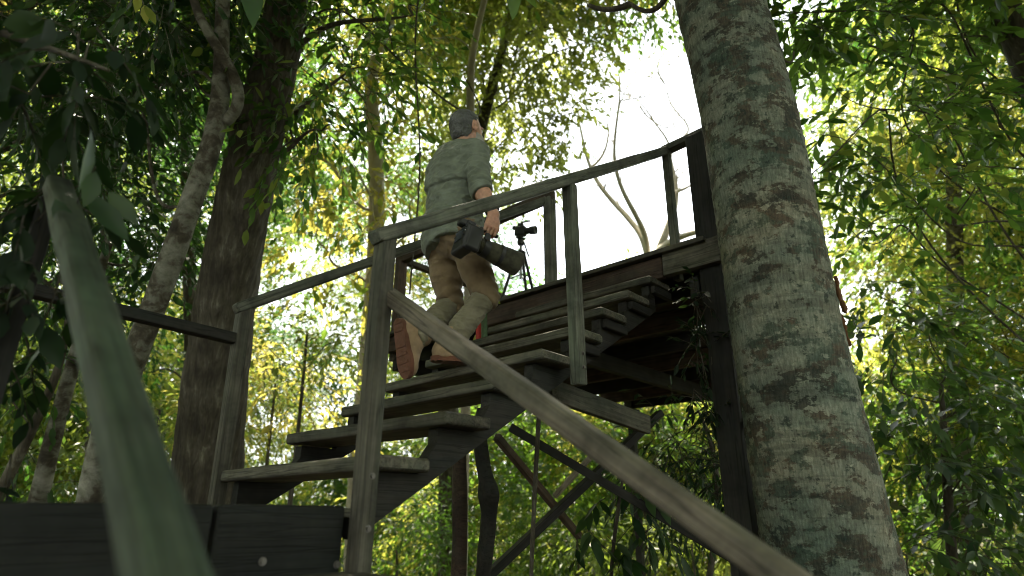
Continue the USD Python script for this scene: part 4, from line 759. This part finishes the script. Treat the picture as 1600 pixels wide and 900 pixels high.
def head(p):
    d = ell_sdf(p, hp(-0.012, 0, 0.018), (0.098, 0.076, 0.098), HM)
    d = smin(d, ell_sdf(p, hp(0.030, 0, -0.045), (0.070, 0.060, 0.078), HM), 0.03)
    d = smin(d, cone_sdf(p, hp(0.075, 0, -0.100), hp(0.02, 0, -0.075), 0.022, 0.05), 0.03)
    d = smin(d, cone_sdf(p, hp(0.088, 0.03, 0.022), hp(0.088, -0.03, 0.022), 0.012, 0.012), 0.02)        # brow
    for s in (1, -1):
        d = smax(d, -ell_sdf(p, hp(0.096, s * 0.031, 0.002), (0.014, 0.017, 0.012), HM), 0.012)
        e = ell_sdf(p, hp(-0.006, s * 0.086, -0.010), (0.022, 0.010, 0.035), HM @ Rotation.from_euler('zy', [s * 28, -8], degrees=True).as_matrix())
        e = smax(e, -ell_sdf(p, hp(0.002, s * 0.098, -0.006), (0.011, 0.009, 0.019), HM), 0.006)
        d = smin(d, e, 0.008)
    d = smin(d, cone_sdf(p, hp(0.092, 0, 0.010), hp(0.116, 0, -0.030), 0.008, 0.013), 0.012)                # nose
    d = smin(d, cone_sdf(p, hp(0.096, 0.014, -0.063), hp(0.096, -0.014, -0.063), 0.008, 0.008), 0.010)        # lips
    return d
def body(p):
    d = cone_sdf(p, J['pelvis'], J['waist'], 0.115, 0.11)
    d = smin(d, cone_sdf(p, J['waist'], J['chest'], 0.11, 0.115), 0.06)
    d = smin(d, cone_sdf(p, J['rsh'] + [0, .06, -.05], J['lsh'] - [0, .06, .05], 0.08, 0.08), 0.08)
    d = smin(d, cone_sdf(p, J['neck'] - [0.01, 0, 0.04], HC + [-0.012, 0, -0.06], 0.060, 0.055), 0.04)
    for a, b, c, r in (('rhip', 'rknee', 'rank', 1), ('lhip', 'lknee', 'lank', 1)):
        d = smin(d, smin(cone_sdf(p, J[a], J[b], 0.078, 0.05), cone_sdf(p, J[b], J[c], 0.05, 0.034), 0.02), 0.03)
    for a, b, c in (('rsh', 'relb', 'rwri'), ('lsh', 'lelb', 'lwri')):
        d = smin(d, cone_sdf(p, J[a], J[b], 0.045, 0.040), 0.03)
        m = J[b] * 0.68 + J[c] * 0.32
        d = smin(d, smin(cone_sdf(p, J[b], m, 0.040, 0.043), cone_sdf(p, m, J[c], 0.043, 0.027), 0.02), 0.02)
    d = smin(d, only_near(p, HC, 0.30, head), 0.025)
    d = smin(d, only_near(p, pal, 0.24, hand), 0.014)
    # left hand, loosely curled
    return smin(d, only_near(p, J['lwri'], 0.24, left_hand), 0.012)
def left_hand(p):
    w = J['lwri']; f = unit(w - J['lelb']); s = unit(np.cross(f, [0, 0, 1])); n_ = np.cross(s, f)
    h = smin(cone_sdf(p, w, w + f * 0.085 + s * 0.024, 0.020, 0.014), cone_sdf(p, w, w + f * 0.085 - s * 0.024, 0.020, 0.014), 0.03)
    for o, L in ((-0.030, 0.85), (-0.010, 1.0), (0.010, 0.95), (0.030, 0.75)):
        k0 = w + f * 0.088 + s * o; k1 = k0 + (f * 0.034 - n_ * 0.014) * L; k2 = k1 + (f * 0.014 - n_ * 0.024) * L; k3 = k2 + (-f * 0.004 - n_ * 0.020) * L
        h = smin(h, np.minimum(np.minimum(cone_sdf(p, k0, k1, 0.0102, 0.009), cone_sdf(p, k1, k2, 0.009, 0.0083)), cone_sdf(p, k2, k3, 0.0083, 0.007)), 0.006)
    h = smin(h, np.minimum(cone_sdf(p, w + f * 0.03 - s * 0.02, w + f * 0.062 - s * 0.045 - n_ * .01, 0.014, 0.011), cone_sdf(p, w + f * 0.062 - s * 0.045 - n_ * .01, w + f * 0.092 - s * 0.040 - n_ * .022, 0.011, 0.008)), 0.01)
    return h
man = thing('person', 'man in olive shirt and khaki trousers climbing the steps with a long lens in hand', 'person', V3(.84, .58, .72))
put(man, 'body', surface_net(body, (.40, .10, .72), (1.30, 1.02, 2.45), 0.0042), 'skin', True)
def folds(v, n, amp, fr, seed):
    w = meshkit.fbm(v * np.array(fr) + seed * 5.1, 4)
    rg = 1 - np.abs(2 * w - 1) ** 0.7
    return v + n * ((rg - 0.62) * amp)[:, None]
def soft(parent, name, fn, lo, hi, h, m, amp=0.0, fr=(6, 6, 14), seed=0, post=None, label=None):
    v, f = surface_net(fn, lo, hi, h)
    if amp: v = folds(v, vnormals(v, f), amp, fr, seed)
    if post is not None: v = post(v, vnormals(v, f))
    return put(parent, name, (v, f), m, True, label=label)
def shirt(p):
    d = ell_sdf(p, J['chest'] + [-0.005, 0, 0.01], (0.142, 0.190, 0.215))
    d = smin(d, ell_sdf(p, J['waist'] + [-0.005, 0, 0.0], (0.142, 0.168, 0.22)), 0.07)
    d = smin(d, ell_sdf(p, J['pelvis'] + [-0.005, 0, 0.0], (0.170, 0.190, 0.22)), 0.06)
    d = smin(d, cone_sdf(p, J['rsh'] + [0, .03, -.005], J['lsh'] - [0, .03, .005], 0.075, 0.075), 0.06)
    d = smin(d, cone_sdf(p, J['neck'] - [0.02, 0, 0.06], J['neck'] + [-0.005, 0, 0.012], 0.105, 0.072), 0.05)
    back = unit(V3(-1, -0.05, 0)); q = (p - J['chest']) @ back
    step = np.clip((p[:, 2] - 1.765 - 0.02 * np.sin(p[:, 1] * 9)) / 0.008, 0, 1) * np.clip(q / 0.05, 0, 1)      # the back yoke hangs over the vent
    d = d - 0.013 * step
    hem = 1.405 + 0.055 * np.clip((p[:, 0] - 0.80) / 0.1, -0.3, 1) - 0.10 * np.clip((p[:, 1] - 0.6) / 0.15, -0.6, 1) * 0.5
    d = smax(d, hem - p[:, 2], 0.008)
    d = smax(d, (p[:, 2] - J['neck'][2] - 0.040) - 0.25 * (p[:, 0] - .86), 0.008)
    ra = smin(cone_sdf(p, J['rsh'], J['relb'] + (J['rsh'] - J['relb']) * .5, 0.070, 0.060), cone_sdf(p, J['relb'] + (J['rsh'] - J['relb']) * .5, J['relb'] + (J['rwri'] - J['relb']) * 0.16, 0.060, 0.058), 0.03)
    ax = unit(J['rwri'] - J['relb']); ra = smax(ra, (p - J['relb'] - (J['rwri'] - J['relb']) * 0.20) @ ax, 0.008)
    la = smin(cone_sdf(p, J['lsh'], J['lelb'], 0.078, 0.066), cone_sdf(p, J['lelb'], J['lelb'] + (J['lwri'] - J['lelb']) * 0.3, 0.066, 0.06), 0.03)
    ax = unit(J['lwri'] - J['lelb']); la = smax(la, (p - J['lelb'] - (J['lwri'] - J['lelb']) * 0.3) @ ax, 0.008)
    return smin(d, np.minimum(ra, la), 0.022)
def shirt_post(v, n):
    side = np.abs((v - J['chest']) @ V3(0, 1, 0))
    z = v[:, 2]; tn = meshkit.fbm(v * [7, 7, 7] + 3, 3)
    diag = np.sin((z * 1.0 + 0.75 * np.abs(v[:, 1] - .58) + 0.12 * tn) * 62)
    wz = np.exp(-((z - 1.66) / 0.16) ** 2)
    arm = np.exp(-(np.linalg.norm(v - J['relb'], axis=1) / 0.14) ** 2)
    armf = np.sin((((v - J['relb']) @ unit(J['rsh'] - J['relb'])) + 0.03 * tn + 0.02 * v[:, 0]) * 150)
    return v + n * (0.006 * diag * wz * (1 - arm) + 0.006 * armf * arm)[:, None]
sh = soft(man, 'shirt', shirt, (.50, .18, 1.28), (1.25, 1.02, 2.16), 0.005, 'shirt_cloth', 0.022, (10, 10, 16), 1, shirt_post)
cuff = lambda p: smax(smax(cone_sdf(p, J['relb'], J['rwri'], 0.066, 0.056), (p - J['relb'] - (J['rwri'] - J['relb']) * 0.27) @ unit(J['rwri'] - J['relb']), 0.008), -(p - J['relb'] - (J['rwri'] - J['relb']) * 0.08) @ unit(J['rwri'] - J['relb']), 0.008)
soft(sh, 'rolled_cuff', cuff, J['relb'] - .13, J['relb'] + .13, 0.004, 'shirt_cloth', 0.005, (20, 20, 30), 4)
col = lambda p: smax(smax(cone_sdf(p, J['neck'] - [.012, 0, .0], J['neck'] + [.005, 0, .06], 0.085, 0.074), np.abs(p[:, 2] - J['neck'][2] - 0.028 - 0.25 * (p[:, 0] - .86)) - 0.024, 0.006), -cone_sdf(p, J['neck'] - [.0, 0, .02], HC - [.012, 0, .05], 0.064, 0.064), 0.004)
soft(sh, 'collar', col, J['neck'] - .14, J['neck'] + .16, 0.004, 'shirt_cloth', 0.004, (12, 12, 12), 6)
def legcloth(p, a, b, c, s):
    m1 = J[a] * .5 + J[b] * .5
    d = smin(cone_sdf(p, J[a] + [0, 0, .02], m1, 0.100, 0.085), cone_sdf(p, m1, J[b], 0.085, 0.072), 0.03)
    d = smin(d, cone_sdf(p, J[b], J[b] * .72 + J[c] * .28, 0.072, 0.070), 0.02)
    return smax(d, np.maximum((p - (J[b] * .91 + J[c] * .09)) @ unit(J[c] - J[b]), -9), 0.008)
def trousers(p):
    d = smin(legcloth(p, 'rhip', 'rknee', 'rank', 1), legcloth(p, 'lhip', 'lknee', 'lank', 1), 0.02)
    d = smin(d, ell_sdf(p, J['pelvis'] + [-.01, 0, 0.02], (0.142, 0.168, 0.15)), 0.04)
    return smax(d, p[:, 2] - 1.60, 0.01)
def tr_post(v, n):
    tn = meshkit.fbm(v * 6 + 9, 3); o = 0
    for a in ('rknee', 'lknee'):
        w = np.exp(-(np.linalg.norm(v - J[a], axis=1) / 0.13) ** 2); o = o + w * np.sin((v[:, 2] + 0.4 * (v[:, 1] - .58) + 0.08 * tn) * 105) * 0.005
    w = np.exp(-((v[:, 2] - 1.38) / 0.07) ** 2); o = o + w * np.sin((v[:, 2] * .8 + .6 * np.abs(v[:, 1] - .585) + 0.08 * tn) * 80) * 0.0045
    return v + n * o[:, None]
trz = soft(man, 'trousers', trousers, (.55, .28, .92), (1.16, .90, 1.66), 0.0055, 'trouser_cloth', 0.017, (8, 8, 10), 2, tr_post)
for b, c in (('rknee', 'rank'), ('lknee', 'lank')):
    ax = unit(J[c] - J[b])
    def gait(p, b=b, c=c, ax=ax):
        q0 = J[b] * .95 + J[c] * .05; q1 = J[b] * .35 + J[c] * .65
        d = smin(cone_sdf(p, q0 - ax * .02, q1, 0.067, 0.059), cone_sdf(p, q1, J[c] + ax * 0.03, 0.059, 0.063), 0.03)
        return smax(smax(d, (p - J[c] - ax * 0.025) @ ax, 0.008), -(p - q0 - ax * 0.002) @ ax, 0.008)
    soft(man, 'lower_trouser_leg', gait, np.minimum(J[b], J[c]) - .12, np.maximum(J[b], J[c]) + .12, 0.005, 'gaiter_cloth', 0.018, (10, 10, 22), 3 + len(b))
# boots: local frame toe / left / up with the origin under the ankle on the sole
def boot(ank, toe, up):
    t = unit(toe); u = unit(np.asarray(up, float) - t * (np.asarray(up, float) @ t)); l = np.cross(u, t); M = np.eye(4); M[:3, 0], M[:3, 1], M[:3, 2] = t, l, u
    M[:3, 3] = ank - u * 0.095
    def f(p):
        d = cone_sdf(p, (-.035, 0, .05), (.0, 0, .15), 0.050, 0.056)
        d = smin(d, cone_sdf(p, (-.03, 0, .04), (.10, 0, .045), 0.043, 0.043), 0.03)
        d = smin(d, ell_sdf(p, V3(.135, -.004, .032), (0.082, 0.050, 0.042)), 0.03)
        d = smin(d, cone_sdf(p, (.0, 0, .13), (.10, 0, .06), 0.045, 0.034), 0.03)
        d = smax(smax(d, 0.012 - p[:, 2], 0.006), p[:, 2] - 0.175, 0.008)
        for k in range(5):                                                # lace ridges
            d = smin(d, cone_sdf(p, (.035 + k * .02, -.028, .125 - k * .014), (.035 + k * .02, .028, .125 - k * .014), 0.006, 0.006), 0.004)
        return d
    v, fc = surface_net(f, (-.12, -.09, -.01), (.24, .09, .20), 0.004)
    v = v + vnormals(v, fc) * ((meshkit.fbm(v * 28, 3) - .5) * 0.006)[:, None]
    b = put(man, 'boot', (v, fc), 'boot_leather', True, M)
    out = shapely.union_all([affinity.scale(Point(-.045, 0).buffer(1, 24), .048, .041), affinity.scale(Point(.135, -.004).buffer(1, 24), .092, .054), Polygon([(-.05, -.038), (-.05, .038), (.13, .048), (.13, -.053)])]).buffer(-.012).buffer(.012).simplify(.0008)
    put(b, 'sole', prism(out, 0.026).apply_translation([0, 0, .006]), 'sole_rubber', 35, M)
    for k in range(7):
        x = -.07 + k * .042
        if 0.0 < x < 0.03: continue
        w = 0.062 if x < 0.02 else 0.082
        put(b, 'tread_lug', join([trimesh.creation.box([.012, w, .004])]), 'sole_rubber', False, M @ np.array([[1, 0, 0, x], [0, 1, 0, -.002], [0, 0, 1, -.008], [0, 0, 0, 1.0]]))
boot(J['rank'] + [0.005, 0, 0.010], V3(0.86, -0.50, 0.0), (0, 0, 1))
boot(J['lank'] + [-.01, 0, 0.0], V3(0.20, -0.06, -0.97), (1, 0.0, 0.25))
# hair, beard, wristband, eyes
def hair(p):
    d = smin(ell_sdf(p, hp(-0.014, 0, 0.021), (0.107, 0.085, 0.106), HM), ell_sdf(p, hp(-0.035, 0, -0.045), (0.066, 0.068, 0.070), HM), 0.03)
    q = (p - HC) @ HM
    line = np.where(q[:, 0] > 0.012, 0.050 + (q[:, 0] - .0) * 0.35, -0.088 + np.clip(q[:, 0] + .035, 0, 1) * 2.4) + 0.012 * (meshkit.noise(p * 90, 4) - .5)
    d = smax(d, (line - q[:, 2]) * 0.7, 0.01)
    for s in (1, -1): d = smax(d, -ell_sdf(p, hp(0.006, s * 0.085, -0.022), (0.030, 0.030, 0.042), HM), 0.008)
    return d
soft(man, 'hair', hair, HC - .15, HC + .16, 0.0036, 'hair_grey', 0.010, (75, 75, 40), 7)
def beard(p):
    q = (p - HC) @ HM
    d = smin(ell_sdf(p, hp(0.034, 0, -0.055), (0.077, 0.068, 0.078), HM), cone_sdf(p, hp(0.080, 0, -0.106), hp(0.03, 0, -0.085), 0.028, 0.05), 0.03)
    d = smax(d, q[:, 2] + 0.035 + 0.25 * np.clip(q[:, 0] - .03, 0, 1), 0.012); d = smax(d, 0.012 - q[:, 0], 0.012)
    return smax(d, -ell_sdf(p, hp(0.108, 0, -0.065), (0.014, 0.022, 0.009), HM), 0.004)
soft(man, 'beard', beard, HC - .17, HC + .15, 0.0036, 'beard_grey', 0.006, (50, 50, 30), 8)
for s in (1, -1): put(man, 'eye', trimesh.creation.icosphere(2, 0.0115).apply_translation(hp(0.082, s * 0.031, 0.002)), 'eye_white', True)
wx = unit(J['rwri'] - J['relb']); wb = J['rwri'] - wx * 0.028
WM_ = frame(wx, V3(0, 0, 1), wb)
tor = trimesh.creation.annulus(0.031, 0.0405, 0.018, sections=32); tor.apply_transform(trimesh.transformations.rotation_matrix(np.pi / 2, [0, 1, 0]))
put(man, 'wristband', tor, 'black_plastic', 40, WM_)

# ------------------------------------------------------------------ the hand-held camera with its long lens
cm = thing('telephoto_camera', 'black camera with a long camouflage wrapped lens held low by the climbing man', 'camera', LP)
CMX = frame(LA, -gd, LP)                      # x along the lens, z up towards the grip bar
def lathe(prof, n=40):
    prof = np.asarray(prof, float); a = np.arange(n) / n * 2 * np.pi
    V = np.stack([np.repeat(prof[:, 0], n), (prof[:, 1:2] * np.cos(a)).ravel(), (prof[:, 1:2] * np.sin(a)).ravel()], 1)
    i = np.arange(n); j = (i + 1) % n; F = []
    for r in range(len(prof) - 1): F += [np.column_stack([r * n + i, r * n + j, (r + 1) * n + j]), np.column_stack([r * n + i, (r + 1) * n + j, (r + 1) * n + i])]
    return V, np.vstack(F)[:, ::-1]
def rbox(sx, sy, sz, r, c=(0, 0, 0)):
    pts = [trimesh.creation.icosphere(2, r).apply_translation([x, y, z]).vertices for x in (-sx / 2 + r, sx / 2 - r) for y in (-sy / 2 + r, sy / 2 - r) for z in (-sz / 2 + r, sz / 2 - r)]
    return trimesh.convex.convex_hull(np.vstack(pts)).apply_translation(c)
def loc(*c): M = np.eye(4); M[:3, 3] = c; return CMX @ M
bx = -0.115
put(cm, 'body', join([rbox(.070, .150, .150, .018, (bx, 0, -.012)), rbox(.060, .062, .052, .016, (bx + .002, 0, .078)), rbox(.085, .040, .140, .017, (bx + .02, -.062, -.012))]), 'black_plastic', 40, CMX)
put(cm, 'viewfinder', join([rbox(.040, .046, .036, .012, (bx - .040, 0, .078)), lathe([(bx - .063, .012), (bx - .066, .022), (bx - .060, .024), (bx - .05, .018)], 24)]) if False else rbox(.042, .050, .040, .012, (bx - .042, 0, .080)), 'black_plastic', 40, CMX)
put(cm, 'screen', rbox(.006, .084, .060, .0025, (bx - .036, .004, .002)), 'lens_glass', 30, CMX)
for k in range(5): put(cm, 'button', lathe([(bx - .040, 0.0), (bx - .040, .0045), (bx - .034, .0055)], 14), 'grey_metal' if k in (1, 3) else 'black_plastic', 30, loc(0, -.062 if k < 3 else .058, .035 - .024 * (k % 3)))
put(cm, 'mode_dial', trimesh.creation.cylinder(.015, .012, sections=24), 'black_plastic', 30, loc(bx, .050, .066))
put(cm, 'mount_ring', lathe([(-.082, .0), (-.082, .040), (-.072, .041), (-.070, .036), (-.070, 0)]), 'grey_metal', 30, CMX)
L1 = [(-.074, 0), (-.074, .036), (-.04, .039), (-.038, .042), (.0, .043), (.02, .046), (.035, .052), (.075, .056), (.078, .0)]
put(cm, 'lens_barrel', lathe(L1), 'camo_cloth', 30, CMX)
put(cm, 'lens_collar', lathe([(-.018, .040), (-.018, .048), (.018, .048), (.018, .040)]), 'black_plastic', 30, CMX)
put(cm, 'lens_foot', join([rbox(.115, .026, .020, .008, (.0, 0, .098)), rbox(.034, .022, .060, .006, (.0, 0, .068))]), 'black_plastic', 40, CMX)
put(cm, 'focus_ring', lathe([(.080, .052), (.080, .0585), (.090, .0595), (.100, .0585), (.100, .052)]), 'black_plastic', 30, CMX)
hood = lathe([(.076, .0), (.076, .055), (.100, .057), (.13, .062), (.205, .0665), (.208, .065), (.205, .062), (.12, .056), (.12, 0)])
put(cm, 'lens_hood', (hood[0] + np.column_stack([np.zeros(len(hood[0])), (meshkit.fbm(hood[0] * 30, 3)[:, None] - .5).repeat(2, 1) * .003]), hood[1]), 'camo_cloth', 30, CMX)
put(cm, 'front_glass', lathe([(.118, 0), (.118, .055), (.1185, .0555)]), 'lens_glass', 30, CMX)

# ------------------------------------------------------------------ tripod with a camera up on the platform
T0 = V3(3.35, 2.34, PZ); hz = 2.80
tp = thing('tripod', 'slim black tripod standing on the platform behind the railing', 'tripod', T0)
ang = [math.radians(a) for a in (20, 140, 265)]
for a in ang:
    f = T0 + V3(.36 * math.cos(a), .36 * math.sin(a), 0.0); h = V3(T0[0] + .05 * math.cos(a), T0[1] + .05 * math.sin(a), hz - .12)
    m = h * .52 + f * .48; lg = put(tp, 'leg', tube([h, m], 0.017, 10, 6), 'black_plastic', True)
    put(lg, 'lower_tube', tube([m + (h - m) * .05, f], 0.012, 10, 6), 'grey_metal', True); put(lg, 'leg_lock', tube([m + (h - m) * .06, m - (h - m) * .03], 0.021, 10, 4), 'black_plastic', True)
    put(tp, 'spreader', tube([T0 + [0, 0, hz - PZ - .35], h * .72 + f * .28], 0.007, 6, 4), 'black_plastic', True)
put(tp, 'centre_column', tube([T0 + [0, 0, hz - PZ - .40], T0 + [0, 0, hz - PZ]], 0.016, 12, 6), 'grey_metal', True)
put(tp, 'hub', lathe([(-.05, 0), (-.05, .035), (-.03, .055), (.03, .055), (.05, .03), (.05, 0)], 18), 'black_plastic', 30, frame(V3(0, 0, 1), V3(1, 0, 0), T0 + [0, 0, hz - PZ - .12]))
put(tp, 'pan_head', join([rbox(.07, .06, .08, .02, T0 + [0, 0, hz - PZ + .03]), rbox(.11, .06, .02, .008, T0 + [0, 0, hz - PZ + .08])]), 'black_plastic', 40)
put(tp, 'pan_handle', tube([T0 + [.03, -.02, hz - PZ + .04], T0 + [-.10, -.20, hz - PZ - .22]], 0.009, 8, 5), 'black_plastic', True)
vc = thing('video_camera', 'small black video camera mounted on the slim tripod', 'camera', T0 + [0, 0, hz - PZ + .09])
VM = frame(V3(.25, -.95, -.12), V3(0, 0, 1), T0 + [0, 0, hz - PZ + .165])
put(vc, 'body', join([rbox(.13, .085, .115, .02), rbox(.07, .05, .05, .015, (-.01, 0, .075))]), 'black_plastic', 40, VM)
put(vc, 'lens', lathe([(.06, 0), (.06, .036), (.12, .038), (.122, .046), (.19, .048), (.185, .04), (.17, 0)], 28), 'black_plastic', 30, VM)
put(vc, 'eyepiece', rbox(.05, .045, .045, .014, (-.085, 0, .05)), 'black_plastic', 40, VM)
put(vc, 'microphone', tube([VM[:3, 3] + [0, 0, .11], VM[:3, 3] + VM[:3, 0] * .12 + [0, 0, .12]], 0.012, 10, 5), 'grey_metal', True)

# painted stakes by the far side of the steps
def stake(name, lab, a, b, w, m):
    d = np.linalg.norm(b - a); t = thing(name, lab, 'stake', a)
    beam(t, 'shaft', a, b, w, w, m, up=(1, 0, 0), bev=0.006); beam(t, 'cap', b, b + (b - a) / d * 0.012, w * 1.12, w * 1.12, m, up=(1, 0, 0), bev=0.004)
stake('red_stake', 'short red painted stake at the far side of the steps behind the front boot', at(748, 560, 4.25), at(747, 479, 4.25), 0.03, 'red_paint')
stake('green_stake', 'short grey green stake just right of the red painted stake', at(757, 560, 4.3), at(756, 473, 4.3), 0.035, 'green_paint')
